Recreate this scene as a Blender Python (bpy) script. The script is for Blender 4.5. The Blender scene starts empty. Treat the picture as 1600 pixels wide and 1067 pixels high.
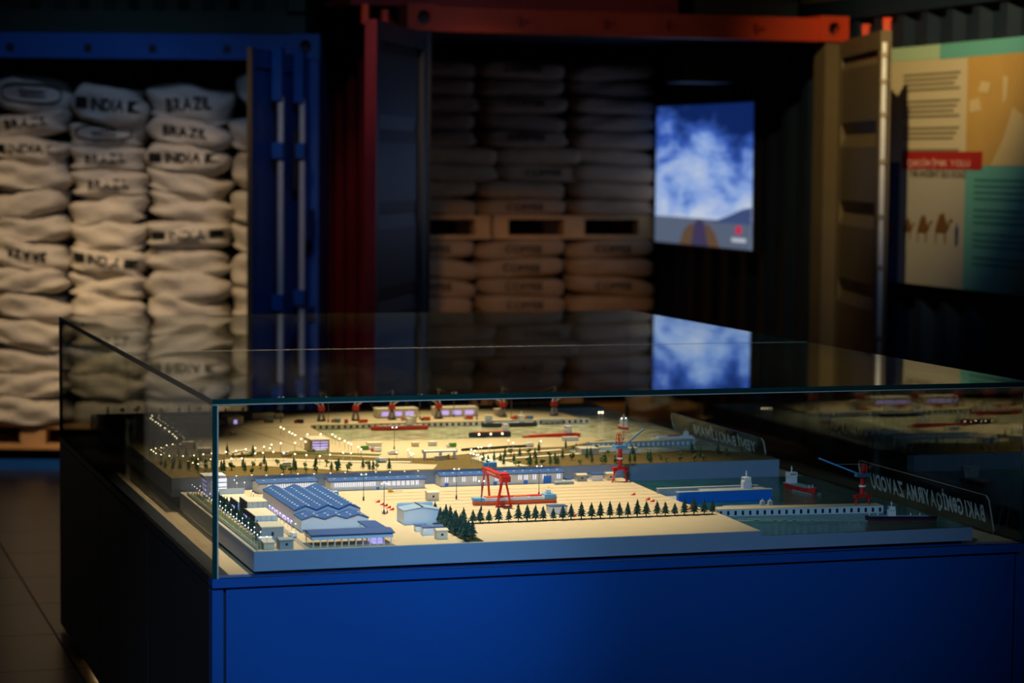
import bpy, bmesh, math, random
from mathutils import Vector, Matrix
from mathutils.bvhtree import BVHTree
random.seed(7)
S = bpy.context.scene
COL = S.collection
R = math.radians

# ------------------------------------------------------------------ camera
CAM_H, PITCH, ROLL, F_PX = 1.70029, 0.0752167, 0.00913282, 3715.84
cp, sp, cr_, sr_ = math.cos(PITCH), math.sin(PITCH), math.cos(ROLL), math.sin(ROLL)
cam_data = bpy.data.cameras.new('camera')
cam = bpy.data.objects.new('camera', cam_data); COL.objects.link(cam)
cam_data.sensor_width = 36.0
cam_data.lens = F_PX * 36.0 / 1600.0
fw = Vector((0, cp, -sp)); up0 = Vector((0, sp, cp)); r0 = Vector((1, 0, 0))
rv = r0 * cr_ + up0 * sr_; uv_ = up0 * cr_ - r0 * sr_
M = Matrix((rv, uv_, -fw)).transposed().to_4x4(); M.translation = Vector((0, 0, CAM_H))
cam.matrix_world = M
cam_data.dof.use_dof = True
cam_data.dof.focus_distance = 6.45
cam_data.dof.aperture_fstop = 3.0
cam_data.clip_start = 0.1; cam_data.clip_end = 100
S.camera = cam

# ------------------------------------------------------------------ world, exposure
w = bpy.data.worlds.new('world'); S.world = w; w.use_nodes = True
w.node_tree.nodes['Background'].inputs[0].default_value = (0.25, 0.4, 0.9, 1)
w.node_tree.nodes['Background'].inputs[1].default_value = 0.012
S.view_settings.view_transform = 'Standard'
S.view_settings.look = 'None'
S.view_settings.gamma = 1.0
S.view_settings.exposure = 0.0
S.view_settings.use_curve_mapping = False
S.cycles.max_bounces = 8
S.cycles.diffuse_bounces = 3
S.cycles.glossy_bounces = 5
S.cycles.transparent_max_bounces = 32
S.cycles.caustics_reflective = False
S.cycles.caustics_refractive = False
S.cycles.sample_clamp_indirect = 3.0

# the display case stands turned by YAW; (u, v) run along its front and its left side
CX, CY, YAW = -0.710756, 5.623461, 0.305747
CW, CD, PZ, GZ = 2.19, 3.06, 0.700, 1.132
cyw, syw = math.cos(YAW), math.sin(YAW)
def W(u, v, z=0.0): return Vector((CX + u * cyw - v * syw, CY + u * syw + v * cyw, z))
def at(px, py, z):
    """the point (u, v) of the case's horizontal plane at height z that was surveyed at a pixel of the photograph"""
    dx, dy = px - 800, py - 533.5
    x = (dx * cr_ + dy * sr_) / F_PX; zc = -(-dx * sr_ + dy * cr_) / F_PX
    X, Y, Z = x, cp + sp * zc, -sp + cp * zc
    t = (z - CAM_H) / Z
    X, Y = X * t - CX, Y * t - CY
    return (X * cyw + Y * syw, -X * syw + Y * cyw)

def spot(name, loc, target, power, color, angle, blend=0.5, size=0.05):
    l = bpy.data.lights.new(name, 'SPOT'); l.energy = power; l.color = color
    l.spot_size = R(angle); l.spot_blend = blend; l.shadow_soft_size = size
    o = bpy.data.objects.new(name, l); COL.objects.link(o)
    o.location = loc
    o.rotation_euler = (Vector(target) - Vector(loc)).to_track_quat('-Z', 'Y').to_euler()
    return o
WARM = (1.0, 0.84, 0.60); COOL = (0.42, 0.68, 1.0)
spot('ceiling_spot_model', W(0.70, 1.30, 4.3), W(0.66, 0.90, 0.75), 1350, WARM, 40, 1.0, 0.04)
spot('ceiling_spot_harbour', W(1.2, 2.9, 4.3), W(1.20, 2.05, 0.8), 1000, (1.0, 0.82, 0.52), 25, 0.9, 0.03)
spot('ceiling_spot_front', Vector((-0.15, 1.2, 3.9)), W(0.30, 0.0, 0.76), 900, (0.36, 0.66, 1.0), 15.5, 1.0, 0.10)
spot('ceiling_spot_front_wide', Vector((-1.1, 1.6, 4.0)), W(1.45, 0.70, 0.85), 620, COOL, 23, 1.0, 0.10)
spot('ceiling_spot_sacks', Vector((-2.95, 9.6, 4.6)), Vector((-2.75, 13.05, 0.78)), 470, (1.0, 0.66, 0.30), 23, 1.0, 0.06)
spot('ceiling_spot_sacks_right', Vector((-2.2, 9.6, 4.6)), Vector((-1.75, 13.05, 0.78)), 470, (1.0, 0.66, 0.30), 23, 1.0, 0.06)
spot('ceiling_spot_sacks_cool', Vector((-2.2, 9.8, 5.0)), Vector((-2.3, 13.0, 1.35)), 80, (0.42, 0.60, 1.0), 31, 0.9, 0.15)
spot('fill_spot_reflection_wall', Vector((-4.4, 9.8, 4.6)), Vector((-4.75, 12.7, 0.9)), 330, (1.0, 0.90, 0.80), 28, 0.9, 0.15)  # added lamp, lights the unseen wall that the left pane reflects
spot('ceiling_spot_red_container', Vector((-0.4, 8.2, 3.6)), Vector((0.05, 14.6, 0.65)), 250, (1.0, 0.56, 0.22), 17, 0.7, 0.05)
spot('ceiling_spot_red_cool', Vector((0.3, 7.6, 3.4)), Vector((0.2, 14.6, 1.7)), 60, (0.55, 0.72, 1.0), 22, 0.8, 0.1)
spot('ceiling_spot_panel', Vector((0.9, 9.0, 4.3)), Vector((2.25, 11.9, 2.45)), 640, (1.0, 0.76, 0.36), 39, 1.0, 0.03)
spot('fill_spot_panel_cool', Vector((1.8, 8.2, 3.6)), Vector((2.2, 12.0, 1.4)), 75, (0.32, 0.52, 1.0), 22, 0.9, 0.2)  # added weak blue fill for the door's shadow on the panel
spot('fill_spot_cool_doors', Vector((-0.2, 7.5, 4.3)), Vector((-1.1, 12.2, 1.5)), 95, (0.40, 0.6, 1.0), 34, 0.8, 0.2)  # added bluish fill to brighten the open doors
spot('fill_spot_red_wall', Vector((-1.10, 7.0, 4.0)), Vector((-0.86, 12.9, 1.3)), 80, (1.0, 0.70, 0.55), 13, 0.9, 0.1)  # added lamp, brightens the dark red side wall between the doors

# ------------------------------------------------------------------ materials
MATS = {}
def mat(name, col, rough=0.6, metal=0.0, var=0.12, scale=40.0, bump=0.0, bscale=80.0, emit=None, estr=0.0, spec=0.5):
    if name in MATS: return MATS[name]
    m = bpy.data.materials.new(name); m.use_nodes = True; nt = m.node_tree
    b = nt.nodes['Principled BSDF']
    tc = nt.nodes.new('ShaderNodeTexCoord')
    n = nt.nodes.new('ShaderNodeTexNoise'); n.inputs['Scale'].default_value = scale; n.inputs['Detail'].default_value = 4
    nt.links.new(tc.outputs['Object'], n.inputs['Vector'])
    mx = nt.nodes.new('ShaderNodeMix'); mx.data_type = 'RGBA'
    mx.inputs[6].default_value = tuple(max(0, c * (1 - var)) for c in col) + (1,)
    mx.inputs[7].default_value = tuple(min(1, c * (1 + var)) for c in col) + (1,)
    nt.links.new(n.outputs['Fac'], mx.inputs[0])
    nt.links.new(mx.outputs[2], b.inputs['Base Color'])
    b.inputs['Roughness'].default_value = rough; b.inputs['Metallic'].default_value = metal
    b.inputs['Specular IOR Level'].default_value = spec
    if bump:
        n2 = nt.nodes.new('ShaderNodeTexNoise'); n2.inputs['Scale'].default_value = bscale; n2.inputs['Detail'].default_value = 5
        nt.links.new(tc.outputs['Object'], n2.inputs['Vector'])
        bp = nt.nodes.new('ShaderNodeBump'); bp.inputs['Strength'].default_value = bump; bp.inputs['Distance'].default_value = 0.02
        nt.links.new(n2.outputs['Fac'], bp.inputs['Height']); nt.links.new(bp.outputs['Normal'], b.inputs['Normal'])
    if emit:
        b.inputs['Emission Color'].default_value = (*emit, 1); b.inputs['Emission Strength'].default_value = estr
        m.cycles.emission_sampling = 'NONE'
    MATS[name] = m
    return m

def glass_mat():
    m = bpy.data.materials.new('clear_glass'); m.use_nodes = True; nt = m.node_tree; nt.nodes.clear()
    N = nt.nodes.new; L = nt.links.new
    out = N('ShaderNodeOutputMaterial'); tr = N('ShaderNodeBsdfTransparent'); tr.inputs[0].default_value = (0.955, 0.975, 0.96, 1)
    gl = N('ShaderNodeBsdfGlossy'); gl.inputs['Roughness'].default_value = 0.0; gl.inputs['Color'].default_value = (0.92, 0.97, 0.95, 1)
    g = N('ShaderNodeNewGeometry'); dot = N('ShaderNodeVectorMath'); dot.operation = 'DOT_PRODUCT'
    L(g.outputs['Incoming'], dot.inputs[0]); L(g.outputs['Normal'], dot.inputs[1])
    def mth(op, a, b=None):
        n = N('ShaderNodeMath'); n.operation = op; n.use_clamp = False
        for i, x in enumerate((a, b)):
            if x is None: continue
            if isinstance(x, (int, float)): n.inputs[i].default_value = x
            else: L(x, n.inputs[i])
        return n.outputs[0]
    a = mth('ABSOLUTE', dot.outputs['Value'])
    p = mth('POWER', mth('SUBTRACT', 1.0, a), 5.0)
    f = mth('ADD', mth('MULTIPLY', p, 0.958), 0.042)
    mx = N('ShaderNodeMixShader'); L(f, mx.inputs[0]); L(tr.outputs[0], mx.inputs[1]); L(gl.outputs[0], mx.inputs[2])
    L(mx.outputs[0], out.inputs[0])
    return m
GLASS = glass_mat()
GEDGE = mat('glass_edge_teal', (0.004, 0.035, 0.034), 0.15, 0, 0.25, 30)
GLINT_STRIP = mat('pale_glint_strip', (0.50, 0.46, 0.42), 0.35)  # pale strips, the bright glint of the pane edges put into the colour
GEDGE2 = mat('glass_edge_painted_glow', (0.30, 0.36, 0.22), 0.3)  # pale copy of the teal edge, the glow of lit glass painted in
C_EDGEBR = mat('brown_door_edge', (0.22, 0.14, 0.07), 0.5)

def water_mat(name, col, scale, strength, rough=0.12, lo=0.7, hi=1.35, pat=7):
    m = bpy.data.materials.new(name); m.use_nodes = True; nt = m.node_tree; b = nt.nodes['Principled BSDF']
    tc = nt.nodes.new('ShaderNodeTexCoord'); mp = nt.nodes.new('ShaderNodeMapping'); mp.inputs['Scale'].default_value = (0.55, 1.3, 1)
    mp.inputs['Rotation'].default_value = (0, 0, 0.5)
    nt.links.new(tc.outputs['Object'], mp.inputs[0])
    n = nt.nodes.new('ShaderNodeTexNoise'); n.inputs['Scale'].default_value = scale; n.inputs['Detail'].default_value = 6; n.inputs['Roughness'].default_value = 0.6
    nt.links.new(mp.outputs[0], n.inputs['Vector'])
    bp = nt.nodes.new('ShaderNodeBump'); bp.inputs['Strength'].default_value = strength; bp.inputs['Distance'].default_value = 0.020
    nt.links.new(n.outputs['Fac'], bp.inputs['Height']); nt.links.new(bp.outputs['Normal'], b.inputs['Normal'])
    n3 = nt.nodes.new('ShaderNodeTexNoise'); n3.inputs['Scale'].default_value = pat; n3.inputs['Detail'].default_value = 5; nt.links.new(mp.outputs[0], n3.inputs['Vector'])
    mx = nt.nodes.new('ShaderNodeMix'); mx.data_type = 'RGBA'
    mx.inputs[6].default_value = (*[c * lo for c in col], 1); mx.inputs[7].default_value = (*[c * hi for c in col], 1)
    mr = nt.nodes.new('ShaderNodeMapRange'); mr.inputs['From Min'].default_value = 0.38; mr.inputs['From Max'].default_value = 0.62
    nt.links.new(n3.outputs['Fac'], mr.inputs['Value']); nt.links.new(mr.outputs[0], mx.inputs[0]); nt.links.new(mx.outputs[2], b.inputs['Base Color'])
    b.inputs['Roughness'].default_value = rough; b.inputs['Specular IOR Level'].default_value = 0.8
    MATS[name] = m; return m

C_ORANGE = mat('orange_red_paint', (0.55, 0.045, 0.012), 0.45, var=0.2, scale=6)
C_RED = mat('dark_red_paint', (0.34, 0.014, 0.010), 0.5, var=0.2, scale=6)
C_REDEDGE = mat('crimson_door_edge', (0.40, 0.02, 0.025), 0.45)
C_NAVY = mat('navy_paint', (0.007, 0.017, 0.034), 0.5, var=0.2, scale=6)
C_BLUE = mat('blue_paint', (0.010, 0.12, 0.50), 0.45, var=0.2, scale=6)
C_GREEN = mat('dark_green_paint', (0.006, 0.035, 0.022), 0.55, var=0.2, scale=6)
C_OLIVE = mat('grey_olive_paint', (0.135, 0.098, 0.052), 0.5, var=0.2, scale=6)
C_GALV = mat('galvanised_rod', (0.80, 0.80, 0.84), 0.4, 0.2)
C_BLACK = mat('black_plastic', (0.006, 0.006, 0.008), 0.5)
C_GASKET = mat('pale_rubber_gasket', (0.42, 0.34, 0.24), 0.5)
C_WOOD = mat('pallet_pine', (0.62, 0.36, 0.15), 0.75, var=0.35, scale=9)
C_INK = mat('black_ink', (0.012, 0.011, 0.010), 0.8)
C_SACKW = mat('white_woven_sack', (0.62, 0.57, 0.49), 0.8, var=0.12, scale=8, bump=0.5, bscale=22)
C_SACKB = mat('brown_jute_sack', (0.38, 0.24, 0.13), 0.9, var=0.25, scale=14, bump=0.4, bscale=40)
C_FLOOR = mat('dark_stone_tile', (0.028, 0.022, 0.015), 0.30, var=0.25, scale=3)
C_GROUT = mat('dark_grout', (0.02, 0.018, 0.016), 0.8)
C_DARK = mat('dark_wall_paint', (0.022, 0.022, 0.024), 0.8)
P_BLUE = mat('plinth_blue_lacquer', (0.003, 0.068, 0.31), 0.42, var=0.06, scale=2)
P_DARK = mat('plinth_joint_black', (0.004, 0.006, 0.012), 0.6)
P_SIDE = mat('plinth_side_shaded_blue', (0.012, 0.014, 0.022), 0.5)  # blue lacquer on its unlit side, shade put into the colour
P_DECK = mat('case_deck_beige', (0.52, 0.37, 0.22), 0.5, var=0.05)
M_SLAB = mat('slab_grey_blue', (0.25, 0.34, 0.52), 0.55, var=0.05)
M_SAND = mat('sand_ground', (0.60, 0.445, 0.275), 0.8, var=0.08, scale=25)
M_SAND2 = mat('port_yard_sand', (0.56, 0.42, 0.25), 0.8, var=0.08, scale=25)
M_ROAD = mat('pale_road', (0.62, 0.52, 0.38), 0.8)
M_GRASS = mat('brown_turf', (0.20, 0.125, 0.028), 0.95, var=0.35, scale=60, bump=0.6, bscale=500)
M_LAWN = mat('green_turf', (0.13, 0.14, 0.025), 0.95, var=0.35, scale=60, bump=0.6, bscale=500)
M_WATER = water_mat('shipyard_water', (0.020, 0.13, 0.095), 150, 1.0, 0.05, 0.6, 1.4, 40)
M_WATER2 = water_mat('harbour_water_painted_glints', (0.80, 0.74, 0.47), 150, 0.45, 0.10, 0.42, 1.15, 34)  # glints are put into the colour as pale flecks
M_WHITE = mat('model_white', (0.84, 0.84, 0.86), 0.55, var=0.04)
M_CREAM = mat('model_cream', (0.70, 0.60, 0.45), 0.6, var=0.04)
M_PALEBLUE = mat('model_pale_blue', (0.64, 0.73, 0.86), 0.5, var=0.04)
M_ROOF = mat('model_blue_roof', (0.030, 0.095, 0.30), 0.5, var=0.08)
M_BLUE = mat('model_bright_blue', (0.01, 0.19, 0.85), 0.45, var=0.05)
M_SKY = mat('model_sky_blue', (0.10, 0.36, 0.70), 0.45, var=0.05)
M_RED = mat('model_red', (0.62, 0.02, 0.018), 0.45, var=0.05)
M_ORNG = mat('model_orange_red', (0.75, 0.10, 0.03), 0.5, var=0.05)
M_YEL = mat('model_yellow', (0.75, 0.40, 0.03), 0.5)
M_GREY = mat('model_grey', (0.36, 0.38, 0.40), 0.6, var=0.05)
M_STEEL = mat('model_steel_blue', (0.22, 0.32, 0.42), 0.5)
M_DKHULL = mat('model_dark_hull', (0.012, 0.018, 0.04), 0.45)
M_DARK = mat('model_charcoal', (0.035, 0.035, 0.045), 0.5)
M_HEDGE = mat('model_hedge', (0.03, 0.05, 0.012), 0.9, bump=0.8, bscale=700)
M_CONIFER = mat('conifer_blue_green', (0.018, 0.055, 0.040), 0.85, var=0.5, scale=200)
M_CONIFER2 = mat('conifer_green', (0.022, 0.07, 0.018), 0.85, var=0.5, scale=200)
M_BUSH = mat('bush_green', (0.09, 0.12, 0.025), 0.9, var=0.5, scale=250)
M_TRUNK = mat('trunk_brown', (0.05, 0.03, 0.015), 0.9)
M_POLE = mat('lamp_pole_white', (0.60, 0.60, 0.60), 0.5)
M_MAST = mat('mast_grey', (0.14, 0.14, 0.15), 0.5)
M_GLOBE = mat('warm_lamp_globe', (1, 0.9, 0.7), 0.4, emit=(1.0, 0.80, 0.45), estr=6.0)
M_GLOBEW = mat('white_lamp_globe', (1, 1, 1), 0.4, emit=(1.0, 0.93, 0.85), estr=4.0)
M_WIN = mat('lit_window_white', (0.9, 0.9, 1), 0.4, emit=(0.86, 0.84, 1.0), estr=0.95)
M_VIOLET = mat('lit_window_violet', (0.6, 0.5, 1), 0.4, emit=(0.52, 0.42, 1.0), estr=0.85)
M_ACRYL = GLASS
M_ETCH = mat('frosted_lettering', (0.86, 0.88, 0.90), 0.5)
M_ACEDGE = mat('acrylic_polished_edge', (0.40, 0.38, 0.34), 0.3)

# ------------------------------------------------------------------ mesh builder
class MB:
    def __init__(s): s.v = []; s.f = []; s.m = []
    def add(s, vs, fs, m=0):
        o = len(s.v); s.v += [tuple(p) for p in vs]
        for f in fs: s.f.append([i + o for i in f]); s.m.append(m)
        return s
    def box(s, x0, x1, y0, y1, z0, z1, m=0):
        return s.add([(x0,y0,z0),(x1,y0,z0),(x1,y1,z0),(x0,y1,z0),(x0,y0,z1),(x1,y0,z1),(x1,y1,z1),(x0,y1,z1)],
                     [(0,3,2,1),(4,5,6,7),(0,1,5,4),(1,2,6,5),(2,3,7,6),(3,0,4,7)], m)
    def cbox(s, c, sx, sy, sz, ang=0, m=0):
        ca, sa = math.cos(ang), math.sin(ang); vs = []
        for dz in (-sz/2, sz/2):
            for dx, dy in ((-sx/2,-sy/2),(sx/2,-sy/2),(sx/2,sy/2),(-sx/2,sy/2)):
                vs.append((c[0]+dx*ca-dy*sa, c[1]+dx*sa+dy*ca, c[2]+dz))
        return s.add(vs, [(0,3,2,1),(4,5,6,7),(0,1,5,4),(1,2,6,5),(2,3,7,6),(3,0,4,7)], m)
    def prism(s, poly, z0, z1, m=0):
        a = sum(poly[i][0]*poly[(i+1)%len(poly)][1]-poly[(i+1)%len(poly)][0]*poly[i][1] for i in range(len(poly)))
        if a < 0: poly = poly[::-1]
        n = len(poly)
        return s.add([(x,y,z0) for x,y in poly]+[(x,y,z1) for x,y in poly],
                     [tuple(range(n-1,-1,-1)), tuple(range(n,2*n))]+[(i,(i+1)%n,n+(i+1)%n,n+i) for i in range(n)], m)
    def xprism(s, prof, x0, x1, m=0):
        """a (y, z) profile, counter-clockwise seen from +x, drawn out along x"""
        n = len(prof)
        return s.add([(x0,y,z) for y,z in prof]+[(x1,y,z) for y,z in prof],
                     [tuple(range(n-1,-1,-1)), tuple(range(n,2*n))]+[(i,(i+1)%n,n+(i+1)%n,n+i) for i in range(n)], m)
    def yprism(s, prof, y0, y1, m=0):
        n = len(prof)
        return s.add([(x,y0,z) for x,z in prof]+[(x,y1,z) for x,z in prof],
                     [tuple(range(n)), tuple(range(2*n-1,n-1,-1))]+[(n+i,n+(i+1)%n,(i+1)%n,i) for i in range(n)], m)
    def tube(s, p, q, r, n=6, r2=None, m=0):
        p, q = Vector(p), Vector(q); d = (q-p).normalized(); r2 = r if r2 is None else r2
        a = d.orthogonal().normalized(); b = d.cross(a); vs = []
        for c, rr in ((p, r), (q, r2)):
            for i in range(n):
                t = 2*math.pi*i/n; vs.append(c + a*(math.cos(t)*rr) + b*(math.sin(t)*rr))
        return s.add(vs, [tuple(range(n-1,-1,-1)), tuple(range(n,2*n))]+[(i,(i+1)%n,n+(i+1)%n,n+i) for i in range(n)], m)
    def bar(s, p, q, wd, ht=None, m=0):
        ht = ht or wd; p, q = Vector(p), Vector(q); d = (q-p).normalized()
        a = d.cross(Vector((0,0,1)))
        if a.length < 1e-4: a = Vector((1,0,0))
        a.normalize(); b = a.cross(d); vs = []
        for c in (p, q):
            for i, j in ((-1,-1),(1,-1),(1,1),(-1,1)): vs.append(c + a*(i*wd/2) + b*(j*ht/2))
        return s.add(vs, [(0,1,2,3),(7,6,5,4),(0,4,5,1),(1,5,6,2),(2,6,7,3),(3,7,4,0)], m)
    def ball(s, c, r, n=6, k=4, m=0, sz=1.0):
        vs = [(c[0], c[1], c[2]-r*sz)]
        for j in range(1, k):
            ph = -math.pi/2 + math.pi*j/k
            for i in range(n):
                t = 2*math.pi*i/n; vs.append((c[0]+r*math.cos(ph)*math.cos(t), c[1]+r*math.cos(ph)*math.sin(t), c[2]+r*sz*math.sin(ph)))
        vs.append((c[0], c[1], c[2]+r*sz)); fs = []
        for i in range(n): fs.append((0, 1+(i+1)%n, 1+i))
        for j in range(k-2):
            for i in range(n): fs.append((1+j*n+i, 1+j*n+(i+1)%n, 1+(j+1)*n+(i+1)%n, 1+(j+1)*n+i))
        l = len(vs)-1; o = 1+(k-2)*n
        for i in range(n): fs.append((o+i, o+(i+1)%n, l))
        return s.add(vs, fs, m)
    def mesh(s, name, mats, smooth=False):
        me = bpy.data.meshes.new(name); me.from_pydata(s.v, [], s.f)
        for m in (mats if isinstance(mats, (list, tuple)) else [mats]): me.materials.append(m)
        if any(s.m): me.polygons.foreach_set('material_index', s.m)
        if smooth: me.polygons.foreach_set('use_smooth', [True]*len(s.f))
        me.update(); return me
    def build(s, name, mats, parent=None, smooth=False):
        return link(name, s.mesh(name, mats, smooth), parent)
def link(name, me, parent=None):
    o = bpy.data.objects.new(name, me); COL.objects.link(o)
    if parent: o.parent = parent
    return o
def tag(o, label=None, cat=None, group=None, kind=None):
    if label: o['label'] = label
    if cat: o['category'] = cat
    if group: o['group'] = group
    if kind: o['kind'] = kind
    return o
def empty(name, loc, rz=0.0, label=None, cat=None, group=None):
    o = bpy.data.objects.new(name, None); COL.objects.link(o); o.empty_display_size = 0.02
    o.location = loc; o.rotation_euler = (0, 0, rz); return tag(o, label, cat, group)
def stuff(o): o['kind'] = 'stuff'; return o
def copy_tree(o, parent=None):
    kids = list(o.children); c = o.copy(); COL.objects.link(c)
    if parent: c.parent = parent
    for k in kids: copy_tree(k, c)
    return c
def on_case(name, u, v, z, label, cat, group=None, rz=0.0): return empty(name, W(u, v, z), YAW + rz, label, cat, group)
ORD = 'first second third fourth fifth sixth seventh eighth ninth tenth eleventh twelfth thirteenth fourteenth fifteenth sixteenth seventeenth eighteenth nineteenth twentieth'.split()
TENS = {20: 'twenty', 30: 'thirty', 40: 'forty'}
def nth(i):
    if i < 20: return ORD[i]
    t = (i+1)//10*10; r = (i+1) % 10
    return {30: 'thirtieth', 40: 'fortieth'}[t] if r == 0 else TENS[t] + '-' + ORD[r-1]
FONT = {}
GLYPH = {}
def glyph(ch, bold):
    """one letter as flat triangles; glyphs whose outlines run the other way are thickened with the opposite sign"""
    if (ch, bold) in GLYPH: return GLYPH[(ch, bold)]
    if ch == 'Ə':                                                         # a turned e drawn up to capital height
        gv, gf = glyph('e', bold); xm = max(p[0] for p in gv); ym = max(p[1] for p in gv); y0 = min(p[1] for p in gv); k = 0.70/(ym-y0)
        GLYPH[(ch, bold)] = ([((xm-p[0])*k*0.92, (ym-p[1])*k-0.009) for p in gv], gf); return GLYPH[(ch, bold)]
    got = []
    for off in ((0.0, bold, -bold) if bold else (0.0,)):
        cu = bpy.data.curves.new('lettering', 'FONT'); cu.body = ch; cu.offset = off; cu.resolution_u = 3
        o = bpy.data.objects.new('lettering', cu); COL.objects.link(o)
        me = bpy.data.meshes.new_from_object(o.evaluated_get(bpy.context.evaluated_depsgraph_get()))
        a = sum(p.area for p in me.polygons)
        got.append((a, [(v.co.x, v.co.y) for v in me.vertices], [tuple(p.vertices) for p in me.polygons]))
        bpy.data.objects.remove(o); bpy.data.curves.remove(cu); bpy.data.meshes.remove(me)
        if len(got) == 2 and got[1][0] > got[0][0]: break
    GLYPH[(ch, bold)] = got[-1][1:]; return got[-1][1:]
def text_mesh(txt, width, height, bold=0.0):
    """flat triangulated lettering centred on the origin in x-y, cached"""
    key = (txt, width, height, bold)
    if key in FONT: return FONT[key]
    V = []; Fs = []; x = 0.0
    for ch in txt:
        if ch == ' ': x += 0.24; continue
        gv, gf = glyph(ch, bold); a = min(p[0] for p in gv); b_ = max(p[0] for p in gv); o = len(V)
        V += [(p[0]-a+x, p[1]) for p in gv]; Fs += [tuple(k+o for k in f) for f in gf]; x += b_-a+0.075
    x0, x1 = min(p[0] for p in V), max(p[0] for p in V); y0, y1 = min(p[1] for p in V), max(p[1] for p in V)
    V = [((a-(x0+x1)/2)/(x1-x0)*width, (b_-(y0+y1)/2)/(y1-y0)*height) for a, b_ in V]
    FONT[key] = (V, Fs); return FONT[key]

# ------------------------------------------------------------------ room shell
def struct(name, mb, m): return tag(mb.build(name, m), kind='structure')
floor = struct('floor', MB().box(-8, 7, -3, 18.2, -0.12, -0.006), C_GROUT)
tile_me = None
a0 = R(17.5)
for i in range(-7, 5):
    for j in range(5, 25):
        x, y = i*0.6, j*0.6
        X, Y = x*math.cos(a0)-y*math.sin(a0)+2.6, x*math.sin(a0)+y*math.cos(a0)
        if not (-4.2 < X < 2.8 and 4.0 < Y < 13.4): continue
        if tile_me is None:
            tile_me = MB().prism([(-.297,-.297),(.297,-.297),(.297,.297),(-.297,.297)], -0.012, 0.0).mesh('floor_tile', C_FLOOR)
        t = link('floor_tile', tile_me, floor); t.location = (X, Y, 0); t.rotation_euler = (0, 0, a0)
def corr(mb, L, z0, z1, d=0.036, per=0.27, th=0.004, m=0, y=0.0, x0=0.0):
    """a corrugated steel sheet along +x, ridges towards -y"""
    pts = []; x = 0.0; k = 0
    seg = [(0.0, 0), (0.26, 0), (0.5, 1), (0.76, 1)]
    while x < L:
        for fx, s in seg:
            xx = x + fx*per
            if xx <= L: pts.append((x0+xx, y - s*d))
        x += per
    pts.append((x0+L, pts[-1][1])); n = len(pts); vs = []
    for off in (0, th):
        for px, py in pts: vs += [(px, py+off, z0), (px, py+off, z1)]
    fs = []
    for i in range(n-1):
        a = 2*i; fs.append((a, a+2, a+3, a+1)); b = 2*n + a; fs.append((b, b+1, b+3, b+2))
        fs.append((a, b, b+2, a+2)); fs.append((a+1, a+3, b+3, b+1))
    fs.append((0, 1, 2*n+1, 2*n)); e = 2*(n-1); fs.append((e, 2*n+e, 2*n+e+1, e+1))
    return mb.add(vs, fs, m)
wb = MB(); corr(wb, 15, 0, 5.2, y=17.0, x0=-8, d=0.05, per=0.32); struct('wall_back', wb, C_OLIVE)
struct('wall_left', MB().box(-8.1, -8, -3, 18, 0, 5.2), C_DARK)
struct('wall_added_reflector', MB().box(-8, -4.02, 12.7, 12.85, 0, 5.2), mat('reflection_wall_grey', (0.42, 0.40, 0.38), 0.8, bump=0.2, bscale=30))  # added wall out of view, gives the grey reflection in the left pane
struct('wall_right', MB().box(7, 7.1, -3, 18, 0, 5.2), C_DARK)
struct('ceiling', MB().box(-8.1, 7.1, -3, 18, 5.2, 5.3), C_DARK)

# ------------------------------------------------------------------ shipping containers
def casting(x0, x1, y0, y1, z0, z1):
    """corner fitting with an oval hole in its front face"""
    mb = MB(); cx, cz = (x0+x1)/2, (z0+z1)/2; n = 16
    out = []; inn = []
    for i in range(n):
        t = 2*math.pi*i/n; c, s = math.cos(t), math.sin(t); k = max(abs(c), abs(s))
        out.append((cx+(x1-x0)/2*c/k, cz+(z1-z0)/2*s/k)); inn.append((cx+(x1-x0)*0.20*c, cz+(z1-z0)*0.27*s))
    vs = [(x, y0, z) for x, z in out]+[(x, y0, z) for x, z in inn]+[(x, y0+0.06, z) for x, z in inn]+[(x, y1, z) for x, z in out]
    fs = []; ms = []
    for i in range(n):
        j = (i+1) % n
        fs.append((i, j, n+j, n+i)); fs.append((n+i, n+j, 2*n+j, 2*n+i)); fs.append((i, 3*n+i, 3*n+j, j))
    mb.add(vs, fs); mb.add([(x, y0+0.06, z) for x, z in inn], [tuple(range(n))], 1)
    mb.add([(x, y1, z) for x, z in out], [tuple(range(n-1, -1, -1))])
    return mb

def rod(mb, x, y, z0, z1, r=0.016, m=0): mb.tube((x, y, z0), (x, y, z1), r, 8, m=m)

# --- blue container on the left: a shallow show container full of white sacks
BO = Vector((-3.50, 12.90, 0)); BW, BT = 2.445, 2.375
blue = empty('shipping_container', BO, 0, 'blue shipping container packed with white coffee sacks, at the left', 'container', 'shipping containers')
MB().box(0.15, BW-0.15, 0, 0.12, BT-0.135, BT).build('top_beam', C_BLUE, blue)
nb = MB()
for x in (0.78, 1.20, 1.55, 1.95): nb.box(x-0.02, x+0.02, -0.006, 0.01, BT-0.10, BT-0.06)
stuff(nb.build('beam_stud', C_NAVY, blue))
MB().box(0.15, BW-0.15, 0, 0.12, 0, 0.10).build('sill_beam', C_BLUE, blue)
for x in (0, BW-0.09):
    MB().box(x, x+0.09, 0, 0.12, 0.0, BT-0.13).build('corner_post', C_BLUE, blue)
casting(0, 0.15, -0.01, 0.14, BT-0.135, BT+0.005).build('corner_casting', [C_BLUE, C_BLACK], blue)
casting(BW-0.15, BW+0.005, -0.01, 0.14, BT-0.135, BT+0.005).build('corner_casting', [C_BLUE, C_BLACK], blue)
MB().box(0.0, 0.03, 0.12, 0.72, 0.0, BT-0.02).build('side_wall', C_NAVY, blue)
MB().box(BW-0.03, BW, 0.12, 0.72, 0.0, BT-0.02).build('side_wall', C_BLUE, blue)
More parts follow.
